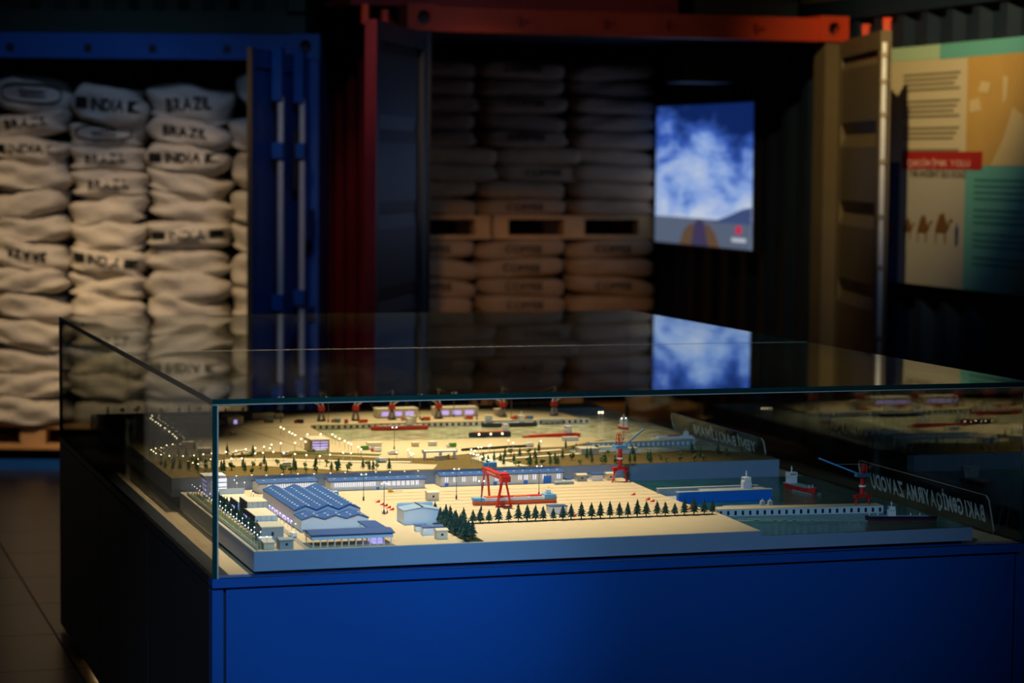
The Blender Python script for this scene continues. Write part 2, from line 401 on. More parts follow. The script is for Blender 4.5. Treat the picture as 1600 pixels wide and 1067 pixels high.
b = MB(); corr(b, BW-0.06, 0, BT-0.02, y=0.72, x0=0.03); b.build('back_wall', C_NAVY, blue)
MB().box(0.03, BW-0.03, 0.0, 0.68, 0.06, 0.10).build('floor_deck', C_WOOD, blue)
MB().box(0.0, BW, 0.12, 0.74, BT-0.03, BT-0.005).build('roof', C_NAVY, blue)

def door_leaf(parent, hinge, d, z0, z1, width, face_mat, edge_mat, corrug=True, rel=0.55, t=0.05):
    """door leaf as ONE part; returns (object, transform) so that its fittings can become sub-parts"""
    ang = math.atan2(d[1], d[0]); mb = MB()
    mb.box(0, width, -t*0.4, 0, z0, z1)                                   # pan
    mb.box(0, 0.07, 0, t*0.6, z0, z1); mb.box(width-0.07, width, 0, t*0.6, z0, z1)
    mb.box(0.07, width-0.07, 0, t*0.6, z1-0.09, z1); mb.box(0.07, width-0.07, 0, t*0.6, z0, z0+0.09)
    if corrug:
        h = (z1-z0-0.18); n = 5; a = z0+0.09
        for i in range(n):                                                # raised pressed panels between recesses
            q0 = a + h*i/n + h/n*0.16; q1 = a + h*(i+1)/n - h/n*0.16; s = 0.07
            mb.add([(0.07,0,q0-s),(width-0.07,0,q0-s),(width-0.07,0,q1+s),(0.07,0,q1+s),
                    (0.07,t*rel,q0),(width-0.07,t*rel,q0),(width-0.07,t*rel,q1),(0.07,t*rel,q1)],
                   [(0,1,5,4),(1,2,6,5),(2,3,7,6),(3,0,4,7),(4,5,6,7)])
    o = mb.build('door', face_mat, parent)
    o.location = (hinge[0], hinge[1], 0); o.rotation_euler = (0, 0, ang)
    MB().box(width, width+0.012, -t*0.45, t*0.65, z0, z1).build('door_edge', edge_mat, o)
    return o
# blue door, swung out at the right post, outer face with lock rods to the right (local +y)
bd = door_leaf(blue, (BW-0.06, -0.02), (-0.185, -1.15), 0.12, 2.25, 1.16, C_BLUE, C_EDGEBR, corrug=False, t=0.022)
bd['label'] = 'blue container door swung open with grey lock rods'
for x in (0.36, 0.80):
    r_ = MB(); rod(r_, x, 0.062, 0.16, 2.02, 0.017); r_.build('lock_rod', C_GALV, bd)
    r_ = MB(); r_.box(x-0.035, x+0.035, 0.025, 0.075, 2.0, 2.27); r_.build('rod_keeper', C_BLUE, bd)
    for z in (0.28, 0.98, 1.75):
        MB().box(x-0.045, x+0.045, 0.03, 0.085, z-0.04, z+0.04).build('rod_bracket', C_BLUE, bd)
for z in (0.62, 0.86, 1.38):
    MB().box(0.10, 0.30, 0.03, 0.07, z-0.10, z+0.06).build('latch_handle', C_BLUE, bd)
MB().box(0.28, 0.42, 0.03, 0.04, 1.55, 1.85).build('data_plate', C_NAVY, bd)

# --- orange-red container in the middle
OY = R(18.0); OO = Vector((-0.547, 12.10, 0)); OW, OT, OL = 2.455, 2.495, 3.3
red = empty('shipping_container', OO, OY, 'open orange red shipping container with brown sacks and a screen inside', 'container', 'shipping containers')
MB().box(0.17, OW-0.17, 0.0, 0.12, OT-0.135, OT-0.012).build('top_beam', C_ORANGE, red)
nb = MB()
for x in (0.62, 1.09, 1.44, 1.93): nb.box(x-0.025, x+0.035, -0.012, 0.01, OT-0.085, OT-0.065); nb.box(x-0.02, x-0.005, -0.02, 0.01, OT-0.10, OT-0.05)
stuff(nb.build('beam_stud', C_RED, red))
casting(0, 0.172, -0.015, 0.16, OT-0.135, OT).build('corner_casting', [C_ORANGE, C_BLACK], red)
casting(OW-0.172, OW, -0.015, 0.16, OT-0.135, OT).build('corner_casting', [C_ORANGE, C_BLACK], red)
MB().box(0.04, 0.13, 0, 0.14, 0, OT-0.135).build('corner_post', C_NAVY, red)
MB().box(OW-0.13, OW-0.02, 0, 0.14, 0, OT-0.135).build('corner_post', C_OLIVE, red)
MB().box(0.13, OW-0.13, 0.0, 0.12, 0, 0.13).build('sill_beam', C_RED, red)
sw = MB(); corr(sw, OL-0.2, 0.0, OT-0.04); sw_o = sw.build('side_wall', C_RED, red)
sw_o.location = (0.02, OL-0.05, 0); sw_o.rotation_euler = (0, 0, -math.pi/2)
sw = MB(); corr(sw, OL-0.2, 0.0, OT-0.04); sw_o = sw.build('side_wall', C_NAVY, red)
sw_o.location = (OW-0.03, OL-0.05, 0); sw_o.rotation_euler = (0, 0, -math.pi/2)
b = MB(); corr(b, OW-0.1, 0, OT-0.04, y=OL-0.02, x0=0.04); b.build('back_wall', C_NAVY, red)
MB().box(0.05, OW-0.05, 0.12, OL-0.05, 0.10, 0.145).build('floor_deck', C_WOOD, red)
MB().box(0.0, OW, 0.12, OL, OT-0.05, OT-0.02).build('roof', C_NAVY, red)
def to_local(d, yaw): return (d[0]*math.cos(yaw)+d[1]*math.sin(yaw), -d[0]*math.sin(yaw)+d[1]*math.cos(yaw))
ld = door_leaf(red, (0.075, -0.01), to_local((-0.20, -1.15), OY), 0.13, 2.35, 1.12, C_NAVY, C_REDEDGE, rel=0.12)
ld['label'] = 'left container door swung open, navy inner face, red edge'
MB().tube((1.10, -0.03, 2.33), (1.10, -0.03, 2.42), 0.02, 8).build('rod_keeper', C_ORANGE, ld)
MB().tube((0.70, -0.03, 2.33), (0.70, -0.03, 2.42), 0.02, 8).build('rod_keeper', C_ORANGE, ld)
rd = door_leaf(red, (OW-0.02, -0.01), to_local((0.050, -1.17), OY), 0.13, 2.36, 1.13, C_OLIVE, C_OLIVE)
rd['label'] = 'right container door swung open, grey inner face'
# the right door is looked at on its local -y side: turn its relief round
rd.scale = (1, -1, 1)
st = MB(); rod(st, 1.155, 0.014, 0.16, 2.30, 0.013); st.build('lock_rod', mat('rod_painted_shine', (0.95, 0.90, 0.88), 0.4, 0.0), rd)  # near-white base colour carries the bright reflections of the metal rod
for z in (0.5, 0.85, 1.2, 1.45, 1.72, 1.95, 2.11, 2.24):
    MB().tube((1.155, 0.014, z-0.012), (1.155, 0.014, z+0.012), 0.018, 8).build('rod_bracket', C_GASKET, rd)
for x in (0.55, 1.10):
    MB().cbox((x, -0.01, 2.385), 0.05, 0.035, 0.05, 0.4).box(x-0.045, x-0.01, -0.03, 0.01, 2.39, 2.425).build('rod_keeper', C_ORANGE, rd)

# --- stacked containers above, and the long one on the right
def plain_container(loc, yaw, Wd, H, L, m, label, z0, front_corr=True):
    o = empty('shipping_container', (loc[0], loc[1], z0), yaw, label, 'container', 'shipping containers')
    for x in (0, Wd-0.10): MB().box(x, x+0.10, 0, 0.12, 0.1, H-0.1).build('corner_post', m, o)
    MB().box(0, Wd, 0, 0.12, H-0.12, H).build('top_beam', m, o); MB().box(0, Wd, 0, 0.12, 0, 0.12).build('sill_beam', m, o)
    f = MB(); corr(f, Wd-0.2, 0.1, H-0.1, y=0.10, x0=0.10); f.build('end_wall', m, o)
    for x in (0.05, Wd-0.01):
        s = MB(); corr(s, L-0.1, 0.05, H-0.05); q = s.build('side_wall', m, o); q.location = (x, L, 0); q.rotation_euler = (0, 0, -math.pi/2)
    MB().box(0, Wd, 0.1, L, H-0.06, H-0.02).build('roof', m, o); MB().box(0, Wd, 0.1, L, 0.02, 0.05).build('floor_deck', m, o)
    return o
plain_container((-3.62, 12.93), 0, 2.49, 2.4, 0.75, C_GREEN, 'dark green container stacked on top of the blue container', BT+0.005)
plain_container((-0.84, 12.25), OY, 1.80, 2.4, 0.6, C_RED, 'dark red container stacked on the left of the orange one', OT+0.002)
plain_container((0.98, 13.1), OY, 0.62, 2.4, 2.0, C_NAVY, 'navy container stacked on the right of the orange one', OT+0.002)
# right-hand long container: its long side runs beside the open door and carries the info panel
RY = YAW; RO = Vector((1.985, 12.42, 0)); rdir = Vector((math.sin(RY), -math.cos(RY), 0))   # towards the camera
rc = empty('shipping_container', RO, RY, 'long dark navy container at the right carrying the info panel', 'container', 'shipping containers')
s = MB(); corr(s, 7.5, 0.12, 2.50); q = s.build('side_wall', C_NAVY, rc); q.location = (0.05, 2.6, 0); q.rotation_euler = (0, 0, -math.pi/2)
MB().box(0, 0.12, -4.9, 2.6, 0, 0.13).build('bottom_rail', C_NAVY, rc)
MB().box(0, 0.12, -4.9, 2.6, 2.49, 2.60).build('top_rail', C_NAVY, rc)
MB().box(0.05, 2.3, -4.9, 2.6, 2.56, 2.60).build('roof', C_NAVY, rc)
MB().box(0.05, 2.3, 2.55, 2.6, 0.0, 2.56).build('end_wall', C_NAVY, rc)
rc2 = empty('shipping_container', RO + Vector((0, 0, 2.605)), RY, 'grey olive container stacked above the info panel wall', 'container', 'shipping containers')
s = MB(); corr(s, 7.5, 0.12, 2.40); q = s.build('side_wall', C_OLIVE, rc2); q.location = (0.06, 2.6, 0); q.rotation_euler = (0, 0, -math.pi/2)
MB().box(0, 0.12, -4.9, 2.6, 0, 0.13).build('bottom_rail', C_OLIVE, rc2)
MB().box(0.05, 2.3, -4.9, 2.6, 2.40, 2.45).build('roof', C_OLIVE, rc2)
MB().box(0.05, 2.3, 2.55, 2.6, 0.0, 2.42).build('end_wall', C_OLIVE, rc2)

# ------------------------------------------------------------------ sacks
def sack_variant(hx, hy, hz, seed, puff, wrinkle, sq=4.5):
    rnd = random.Random(seed); NU, NV = 56, 18
    ph = [rnd.uniform(0, 6.28) for _ in range(14)]; fr = [rnd.uniform(0.6, 1.4) for _ in range(14)]
    ang = [rnd.uniform(0, 6.28) for _ in range(14)]
    lowz = 0.40*wrinkle; tilt = rnd.uniform(-0.10, 0.10); sag = rnd.uniform(-0.12, 0.12)
    mb = MB(); rows = []
    for j in range(NV+1):
        p = -math.pi/2 + math.pi*j/NV
        cz, sz_ = math.cos(p), math.sin(p)
        for i in range(NU):
            t = 2*math.pi*i/NU; c, s = math.cos(t), math.sin(t)
            k = (abs(c)**sq + abs(s)**sq)**(-1/sq)
            e = abs(cz)**puff
            x, y, z = hx*c*k*e, hy*s*k*e, hz*(1 if sz_ > 0 else -1)*abs(sz_)**0.62
            pinch = 1 - 0.16*(abs(x)/hx)**3                                # ends flatten where the sack is sewn
            z *= pinch
            d = 0
            for q in range(8):
                a = x*(6+9*fr[q])*(1 if q % 2 else -1) + z*(16+34*fr[q]) + y*9*math.cos(ang[q]+1.9)
                d += math.sin(a + ph[q])/(1+0.15*q)
            d = d*wrinkle/2.2
            for q in range(4):                                             # sharp creases of the woven cloth
                a = x*(3+5*fr[8+q])*(1 if q % 2 else -1) + z*(14+10*fr[8+q]) + ph[8+q]
                d -= wrinkle*0.55*(1-abs(math.sin(a)))**5
            z2 = z + d*0.35 + tilt*x + sag*(x/hx)**2*hz*0.6 + lowz*math.sin(2.3*x/hx+ph[12]+y/hy) - 0.10*hz*(y < 0)*(y/hy)**2
            f = 1 + d/max(hx, hy)*0.9
            mb.v.append((x*f, y*f, z2))
    for j in range(NV):
        for i in range(NU):
            a, b2 = j*NU+i, j*NU+(i+1) % NU
            mb.f.append((a, b2, b2+NU, a+NU)); mb.m.append(0)
    return mb
def print_on(mb, prims, name):
    """lay flat print (list of (verts, faces) in x-z) on the front of a sack"""
    bvh = BVHTree.FromPolygons([Vector(p) for p in mb.v], mb.f)
    o = MB()
    for V, Fs in prims:
        vs = []
        for x, z in V:
            h = bvh.ray_cast(Vector((x, -1, z)), Vector((0, 1, 0)))
            y = h[0].y if h[0] else None
            if y is None:
                h = bvh.find_nearest(Vector((x, -0.3, z))); vs.append((h[0].x, h[0].y-0.004, h[0].z)); continue
            vs.append((x, y-0.007, z))
        o.add(vs, Fs)
    return o.mesh(name, C_INK)
def rect(x0, x1, z0, z1, n=4):
    V = []; Fs = []
    for i in range(n+1):
        x = x0+(x1-x0)*i/n; V += [(x, z0), (x, z1)]
    for i in range(n): Fs.append((2*i, 2*i+2, 2*i+3, 2*i+1))
    return V, Fs
def ring(hx, hz, th, n=36):
    V = []; Fs = []
    for i in range(n):
        t = 2*math.pi*i/n; c, s = math.cos(t), math.sin(t); k = (abs(c)**3+abs(s)**3)**(-1/3)
        V += [(hx*c*k, hz*s*k), ((hx-th)*c*k, (hz-th)*s*k)]
    for i in range(n):
        j = (i+1) % n; Fs.append((2*i, 2*j, 2*j+1, 2*i+1))
    return V, Fs
def shift(pr, dx, dz, flip=False):
    V, Fs = pr; s = -1 if flip else 1
    return [(s*x+dx, s*z+dz) for x, z in V], Fs
def prims_for(word, sc=1.0):
    if word == 'BRAZIL': return [text_mesh('BRAZIL', 0.235*sc, 0.052*sc, 0.02)]
    if word == 'LIZARB': return [shift(text_mesh('BRAZIL', 0.235*sc, 0.050*sc, 0.02), 0, 0, True)]
    if word == 'INDIA': return [text_mesh('INDIA', 0.19*sc, 0.050*sc, 0.02), rect(-0.185*sc, -0.115*sc, -0.022*sc, 0.024*sc), rect(0.115*sc, 0.19*sc, -0.022*sc, 0.024*sc)]
    if word == 'OVAL': return [ring(0.165*sc, 0.042*sc, 0.008), rect(-0.07*sc, 0.07*sc, 0.006, 0.012), rect(-0.06*sc, 0.08*sc, -0.012, -0.006)]
    if word == 'COFFEE': return [text_mesh('COFFEE', 0.25*sc, 0.045*sc, 0.02)]
WV = [sack_variant(0.226, 0.25, 0.085, 11+i, 0.34, 0.021) for i in range(8)]
WM = [m.mesh('white_sack', C_SACKW, True) for m in WV]
BV = [sack_variant(0.303, 0.26, 0.064, 31+i, 0.26, 0.006, 9) for i in range(5)]
BM = [m.mesh('brown_sack', C_SACKB, True) for m in BV]
PR = {}
def sack(name, kind, var, word, loc, rz, label, group, roll=0.0, sc=(1, 1, 1)):
    o = tag(link(name, (WM if kind == 'w' else BM)[var]), label, 'sack', group)
    o.location = loc; o.rotation_euler = (0, roll, rz); o.scale = sc
    if word:
        k = (kind, var, word)
        if k not in PR: PR[k] = print_on((WV if kind == 'w' else BV)[var], prims_for(word), 'sack_print')
        link('sack_print', PR[k], o)
    return o
rnd = random.Random(5)
cols = [('left', 0.62, 1.06, 2.11), ('middle', 1.06, 1.48, 2.05), ('right', 1.48, 1.94, 2.06)]
words = {'left': ['OVAL', 'BRAZIL', 'INDIA', None, None, None, 'LIZARB'],
         'middle': ['INDIA', 'OVAL', 'BRAZIL', 'BRAZIL', None, None, 'INDIA'],
         'right': ['BRAZIL', 'BRAZIL', 'INDIA', None, None, 'INDIA', None]}
says = {'OVAL': 'with an oval stamp', 'BRAZIL': 'printed BRAZIL', 'INDIA': 'printed INDIA between bars', 'LIZARB': 'printed BRAZIL upside down', None: 'without lettering'}
for cn, x0, x1, top in cols:
    n = 13; z0 = 0.235; h = (top-z0)/n
    for k in range(n):
        wd = words[cn][k] if k < len(words[cn]) else (None)
        z = top-(k+0.5)*h
        big = 1.25 if k == 0 else 1.0
        sack('sack', 'w', rnd.randrange(8), wd, BO + Vector(((x0+x1)/2+rnd.uniform(-.012, .012), 0.36+rnd.uniform(-.03, .03), z+0.012*(k == 0))),
             rnd.uniform(-.09, .09), f'white sack {says[wd]}, {nth(k)} from the top, {cn} column, blue container',
             'white sacks in the blue container', rnd.uniform(-.13, .13), ((x1-x0)/0.44, 1, big*rnd.uniform(.92, 1.10)))
for k in range(10):                                                       # the sacks tucked in by the door post
    sack('sack', 'w', rnd.randrange(8), None, BO + Vector((2.135+rnd.uniform(-.015, .015), 0.37+rnd.uniform(-.02, .03), 2.10-0.185*(k+0.5)+(0.03 if k == 0 else 0))),
         rnd.uniform(-.1, .1), f'white sack squeezed beside the blue door post, {nth(k)} from the top', 'white sacks by the door post',
         rnd.uniform(-.10, .10) + (0.5 if k == 0 else 0), (0.9, 0.9, 1.25))
def pallet(loc, rz, Wd, Dp, H, label, group):
    o = empty('pallet', loc, rz, label, 'pallet', group); t = 0.022
    for i in range(3):
        x = (-Wd/2+0.05, 0, Wd/2-0.05)[i]
        for y in (-Dp/2+0.06, Dp/2-0.06): MB().box(x-0.05-0.02*(i == 1), x+0.05+0.02*(i == 1), y-0.05, y+0.05, t, H-t).build('block', C_WOOD, o)
    for y in (-Dp/2+0.06, Dp/2-0.06): MB().box(-Wd/2, Wd/2, y-0.06, y+0.06, 0, t).build('bottom_board', C_WOOD, o)
    for i in range(4):
        y = -Dp/2+0.06+(Dp-0.12)*i/3; MB().box(-Wd/2, Wd/2, y-0.055, y+0.055, H-t, H).build('top_board', C_WOOD, o)
    return o
pallet(BO + Vector((0.86, 0.40, 0.102)), 0, 1.10, 0.52, 0.133, 'wooden pallet under the left sacks in the blue container', 'pallets')
pallet(BO + Vector((1.88, 0.40, 0.102)), 0, 0.88, 0.52, 0.133, 'wooden pallet under the right sacks in the blue container', 'pallets')
def OL_(x, y, z): return OO + Vector((x*math.cos(OY)-y*math.sin(OY), x*math.sin(OY)+y*math.cos(OY), z))
SY = 2.72
for nm, xc in (('left', 0.70), ('right', 1.79)):
    pallet(OL_(xc, SY+0.02, 1.222), OY, 1.07, 0.52, 0.145, f'{nm} wooden pallet halfway up the brown sack stack', 'pallets')
    pallet(OL_(xc, SY+0.02, 0.147), OY, 1.07, 0.52, 0.13, f'{nm} wooden pallet on the floor under the brown sacks', 'pallets')
ocol = [('left', 0.86, 0.60), ('middle', 1.452, 0.60), ('right', 2.05, 0.60)]
for ci, (cn, xc, wd_) in enumerate(ocol):
    for half, top, bot, n in (('above', 2.335, 1.367, 9), ('below', 1.218, 0.28, 8)):
        h = (top-bot)/n
        for k in range(n):
            word = 'COFFEE' if (k*2+ci) % 4 == 1 or (half == 'below' and (k+ci) % 2 == 0) else None
            sx = 0.97
            dx = rnd.uniform(-.02, .02) + (0.12 if half == 'above' and k in (5, 6) and ci < 2 else 0)
            sack('sack', 'b', rnd.randrange(5), word, OL_(xc+dx*(1 if ci < 2 else 0), SY+rnd.uniform(-.02, .02), top-(k+0.5)*h), OY+rnd.uniform(-.03, .03),
                 f'brown jute sack{" with dark lettering" if word else ""}, {nth(k)} down, {cn} column, {half} upper pallets',
                 'brown sacks in the orange container', rnd.uniform(-.02, .02), (sx, 1, h/0.112))

# ------------------------------------------------------------------ screen, projector, panel
def emis(name, col, s):
    return mat(name, col, 0.5, emit=col, estr=s, var=0.0)
def screen_mat():
    m = bpy.data.materials.new('screen_sky_picture'); m.use_nodes = True; nt = m.node_tree; nt.nodes.clear(); N = nt.nodes.new; L = nt.links.new
    out = N('ShaderNodeOutputMaterial'); em = N('ShaderNodeEmission'); L(em.outputs[0], out.inputs[0]); em.inputs[1].default_value = 0.85
    tc = N('ShaderNodeTexCoord'); mp = N('ShaderNodeMapping'); mp.inputs['Scale'].default_value = (1.0, 1.9, 3.2); mp.inputs['Location'].default_value = (0.3, 0.62, 0.2)
    L(tc.outputs['Object'], mp.inputs[0])
    n = N('ShaderNodeTexNoise'); n.inputs['Scale'].default_value = 1.7; n.inputs['Detail'].default_value = 7; n.inputs['Roughness'].default_value = 0.62; n.inputs['Distortion'].default_value = 0.35
    L(mp.outputs[0], n.inputs['Vector'])
    sx = N('ShaderNodeSeparateXYZ'); L(tc.outputs['Object'], sx.inputs[0])
    g = N('ShaderNodeMapRange'); g.inputs['From Min'].default_value = -0.3; g.inputs['From Max'].default_value = 0.42; g.inputs['To Min'].default_value = 0.20; g.inputs['To Max'].default_value = -0.22
    L(sx.outputs['Z'], g.inputs['Value'])
    ad = N('ShaderNodeMath'); ad.operation = 'ADD'; L(n.outputs['Fac'], ad.inputs[0]); L(g.outputs[0], ad.inputs[1])
    gx = N('ShaderNodeMapRange'); gx.inputs['From Min'].default_value = 0.0; gx.inputs['From Max'].default_value = 0.7; gx.inputs['To Min'].default_value = 0.0; gx.inputs['To Max'].default_value = -0.9
    L(sx.outputs['X'], gx.inputs['Value'])
    gz = N('ShaderNodeMapRange'); gz.inputs['From Min'].default_value = 0.15; gz.inputs['From Max'].default_value = 0.42
    L(sx.outputs['Z'], gz.inputs['Value'])
    ml = N('ShaderNodeMath'); ml.operation = 'MULTIPLY'; L(gx.outputs[0], ml.inputs[0]); L(gz.outputs[0], ml.inputs[1])
    a2 = N('ShaderNodeMath'); a2.operation = 'MULTIPLY_ADD'; a2.inputs[1].default_value = 0.35; L(ml.outputs[0], a2.inputs[0]); L(ad.outputs[0], a2.inputs[2]); ad = a2
    rp = N('ShaderNodeValToRGB'); e = rp.color_ramp.elements
    e[0].position = 0.26; e[0].color = (0.005, 0.02, 0.12, 1); e[1].position = 0.72; e[1].color = (0.58, 0.66, 0.84, 1)
    x = e.new(0.40); x.color = (0.045, 0.12, 0.52, 1); x = e.new(0.52); x.color = (0.25, 0.40, 0.80, 1)
    L(ad.outputs[0], rp.inputs[0]); L(rp.outputs[0], em.inputs[0])
    m.cycles.emission_sampling = 'FRONT'
    return m
# local frame of the screen: x along its width (far to near), front = +y? -> faces -x of the container
TVW, TVH = 1.52, 0.85
tvc = OL_(OW-0.13, 1.69, 1.632)
tv = empty('wall_screen', tvc, OY - math.pi/2, 'large lit wall screen showing a cloudy blue sky on the container wall', 'screen')
MB().box(-TVW/2-0.02, TVW/2+0.02, 0.0, 0.05, -TVH/2-0.02, TVH/2+0.02).build('screen_case', C_BLACK, tv)
MB().add([(-TVW/2, -0.003, -TVH/2), (TVW/2, -0.003, -TVH/2), (TVW/2, -0.003, TVH/2), (-TVW/2, -0.003, TVH/2)], [(0, 1, 2, 3)]).build('screen_picture', screen_mat(), tv)
pic = MB()
zg = -0.26
pic.add([(-TVW/2, -0.005, -TVH/2), (TVW/2, -0.005, -TVH/2), (TVW/2, -0.005, zg-0.005), (-TVW/2, -0.005, zg)], [(0, 1, 2, 3)], 0)
pic.add([(0.15, -0.006, zg-0.02), (TVW/2, -0.006, zg-0.02), (TVW/2, -0.006, zg+0.08), (0.62, -0.006, zg+0.065), (0.40, -0.006, zg+0.02)], [(0, 1, 2, 3, 4)], 1)
pic.add([(-0.34, -0.007, -TVH/2), (-0.05, -0.007, -TVH/2), (-0.08, -0.007, zg-0.06), (-0.16, -0.007, zg-0.03), (-0.27, -0.007, zg-0.08)], [(0, 1, 2, 3, 4)], 2)
pic.add([(0.02, -0.007, -TVH/2), (0.30, -0.007, -TVH/2), (0.24, -0.007, zg-0.09), (0.12, -0.007, zg-0.03), (0.03, -0.007, zg-0.05)], [(0, 1, 2, 3, 4)], 2)
pic.add([(-0.14, -0.008, -TVH/2), (0.12, -0.008, -TVH/2), (0.06, -0.008, zg-0.02), (-0.02, -0.008, zg), (-0.10, -0.008, zg-0.03)], [(0, 1, 2, 3, 4)], 3)
pic.add([(0.58+0.05*math.cos(t*0.785), -0.008, -0.315+0.02*math.sin(t*0.785)*1.4) for t in range(8)], [tuple(range(8))], 4)
pic.add([(0.48, -0.008, -0.385), (0.69, -0.008, -0.385), (0.69, -0.008, -0.362), (0.48, -0.008, -0.362)], [(0, 1, 2, 3)], 5)
pic.build('screen_foreground', [emis('screen_plain', (0.10, 0.13, 0.20), 0.85), emis('screen_hill', (0.05, 0.08, 0.2), 0.85), emis('screen_brown', (0.12, 0.07, 0.04), 0.85),
                                emis('screen_plum', (0.05, 0.04, 0.10), 0.85), emis('screen_red', (0.55, 0.03, 0.08), 0.85), emis('screen_white', (0.5, 0.52, 0.6), 0.85)], tv)
pj = empty('projector', OL_(OW-0.45, 0.95, 2.16), OY, 'black projector hanging under the container roof above the screen', 'projector')
MB().box(-0.17, 0.15, -0.14, 0.14, 0.0, 0.13).build('body', C_BLACK, pj)
MB().tube((0.15, 0, 0.065), (0.19, 0, 0.065), 0.05, 12).build('lens', C_GALV, pj)
MB().box(-0.02, 0.02, -0.02, 0.02, 0.13, 0.284).build('mount', C_BLACK, pj)

# info panel: local x from the far end towards the camera, local -y faces the room
PN = RO + rdir*(-0.42) + Vector((-math.cos(RY), -math.sin(RY), 0))*0.035 + Vector((0, 0, 1.10))
pn = empty('info_panel', PN, RY - math.pi/2, 'printed info panel with map and camel caravan on the dark right wall', 'panel')
K_CREAM = mat('panel_cream_print', (0.62, 0.52, 0.33), 0.6, var=0.04); K_TEAL = mat('panel_teal_print', (0.13, 0.42, 0.38), 0.6, var=0.04)
K_MINT = mat('panel_mint_print', (0.42, 0.58, 0.40), 0.6, var=0.04); K_MAP = mat('panel_map_tan', (0.56, 0.33, 0.09), 0.6, var=0.12, scale=6)
K_MAPL = mat('panel_map_cream', (0.66, 0.50, 0.25), 0.6, var=0.06); K_NAVY = mat('panel_blue_print', (0.035, 0.06, 0.16), 0.6)
K_RED = mat('panel_red_print', (0.42, 0.018, 0.015), 0.6); K_TXT = mat('panel_text_grey', (0.25, 0.20, 0.125), 0.7); K_TXT2 = mat('panel_text_teal', (0.05, 0.22, 0.21), 0.7)
K_INKP = mat('panel_title_ink', (0.06, 0.05, 0.04), 0.7); K_PINK = mat('panel_title_pink', (0.72, 0.42, 0.34), 0.7); K_CAMEL = mat('panel_camel_brown', (0.17, 0.07, 0.015), 0.7); K_CREAM2 = mat('panel_pale_sand', (0.46, 0.42, 0.34), 0.6, var=0.06)
PW, PH = 2.6, 1.205
MB().box(0, PW, 0.0, 0.03, 0, PH).build('board', K_CREAM, pn)
def flat(name, poly, m, y, parent=pn):
    return MB().add([(x, y, z) for x, z in poly], [tuple(range(len(poly)))]).build(name, m, parent)
def fr(x0, x1, z0, z1): return [(x0, z0), (x1, z0), (x1, z1), (x0, z1)]
XL, XM = 0.55, 1.25
flat('blue_band', fr(0.0, XL, 0, 0.62), K_NAVY, -0.001)
flat('lower_field', fr(XL, XM, 0, 0.62), K_CREAM2, -0.001)
flat('teal_field', fr(XM, PW, 0, 0.605), K_TEAL, -0.001)
flat('map_field', fr(XM, PW, 0.605, 1.13), K_MAP, -0.001)
flat('mint_strip', fr(0, 0.96, 1.135, PH), K_MINT, -0.001); flat('teal_strip', fr(0.96, PW, 1.13, PH), K_TEAL, -0.0012)
flat('map_land', [(1.50, 0.605), (1.62, 0.74), (1.70, 0.88), (1.80, 0.84), (1.86, 0.70), (1.92, 0.62), (1.95, 0.605)], K_MAPL, -0.002)
flat('map_land', [(2.0, 0.605), (2.02, 0.74), (2.08, 0.84), (2.2, 0.72), (2.3, 0.605)], K_MAPL, -0.002)
flat('map_land', [(1.28, 0.86), (1.40, 0.87), (1.37, 0.93), (1.28, 0.92)], K_MAPL, -0.002)
flat('map_land', [(1.36, 0.96), (1.46, 0.95), (1.48, 1.0), (1.39, 1.01)], K_MAPL, -0.002)
flat('map_land', [(1.60, 0.90), (1.64, 0.92), (1.65, 1.02), (1.60, 1.03)], K_MAPL, -0.002)
def textbar(x0, x1, zs, m):
    mb = MB()
    for i, z in enumerate(zs): mb.add([(x0, -0.002, z-0.006), (x1-0.03*((i*7) % 3), -0.002, z-0.006), (x1-0.03*((i*7) % 3), -0.002, z+0.006), (x0, -0.002, z+0.006)], [(0, 1, 2, 3)])
    return stuff(mb.build('text_block', m, pn))
textbar(0.57, 1.18, [1.06, 1.035, 1.01, 0.985], K_TXT); textbar(0.57, 1.18, [0.925, 0.90, 0.875, 0.85], K_TXT); textbar(0.57, 1.18, [0.79, 0.765, 0.74, 0.68], K_TXT)
textbar(1.34, 2.3, [0.535, 0.505, 0.475, 0.445], K_TXT2); textbar(1.34, 2.3, [0.39, 0.36, 0.33], K_TXT2); textbar(1.34, 2.3, [0.275, 0.245, 0.215], K_TXT2); textbar(1.34, 2.0, [0.16, 0.13], K_TXT2)
flat('title_band', fr(0.575, 1.42, 0.585, 0.672), K_RED, -0.003)
def panel_text(txt, xc, zc, wd, ht, m, y):
    V, Fs = text_mesh(txt, wd, ht, 0.02)
    return stuff(MB().add([(x+xc, y, z+zc) for x, z in V], Fs).build('title_lettering', m, pn))
panel_text('QƏDİM İPƏK YOLU', 0.97, 0.617, 0.66, 0.050, K_PINK, -0.004)
panel_text('THE ANCIENT SILK ROAD', 0.965, 0.562, 0.60, 0.034, K_INKP, -0.004)
def camel(x, z, s):
    P = [(-.5, .0), (-.44, 0), (-.40, .38), (-.20, .36), (.12, .36), (.16, 0), (.24, 0), (.26, .40), (.40, .46), (.52, .68), (.60, .74), (.72, .72), (.70, .80), (.58, .86), (.46, .78),
         (.34, .62), (.26, .74), (.14, .98), (.02, 1.06), (-.08, .96), (-.18, 1.0), (-.30, .84), (-.40, .66), (-.50, .46)]
    return flat('camel_print', [(x+a*s, z+b*s) for a, b in P], K_CAMEL, -0.003)
camel(0.47, 0.235, 0.07); camel(0.66, 0.225, 0.105); camel(0.83, 0.215, 0.135); camel(1.03, 0.215, 0.15)
flat('walker_print', [(1.165, 0.21), (1.19, 0.21), (1.20, 0.29), (1.18, 0.325), (1.16, 0.29)], K_NAVY, -0.003)

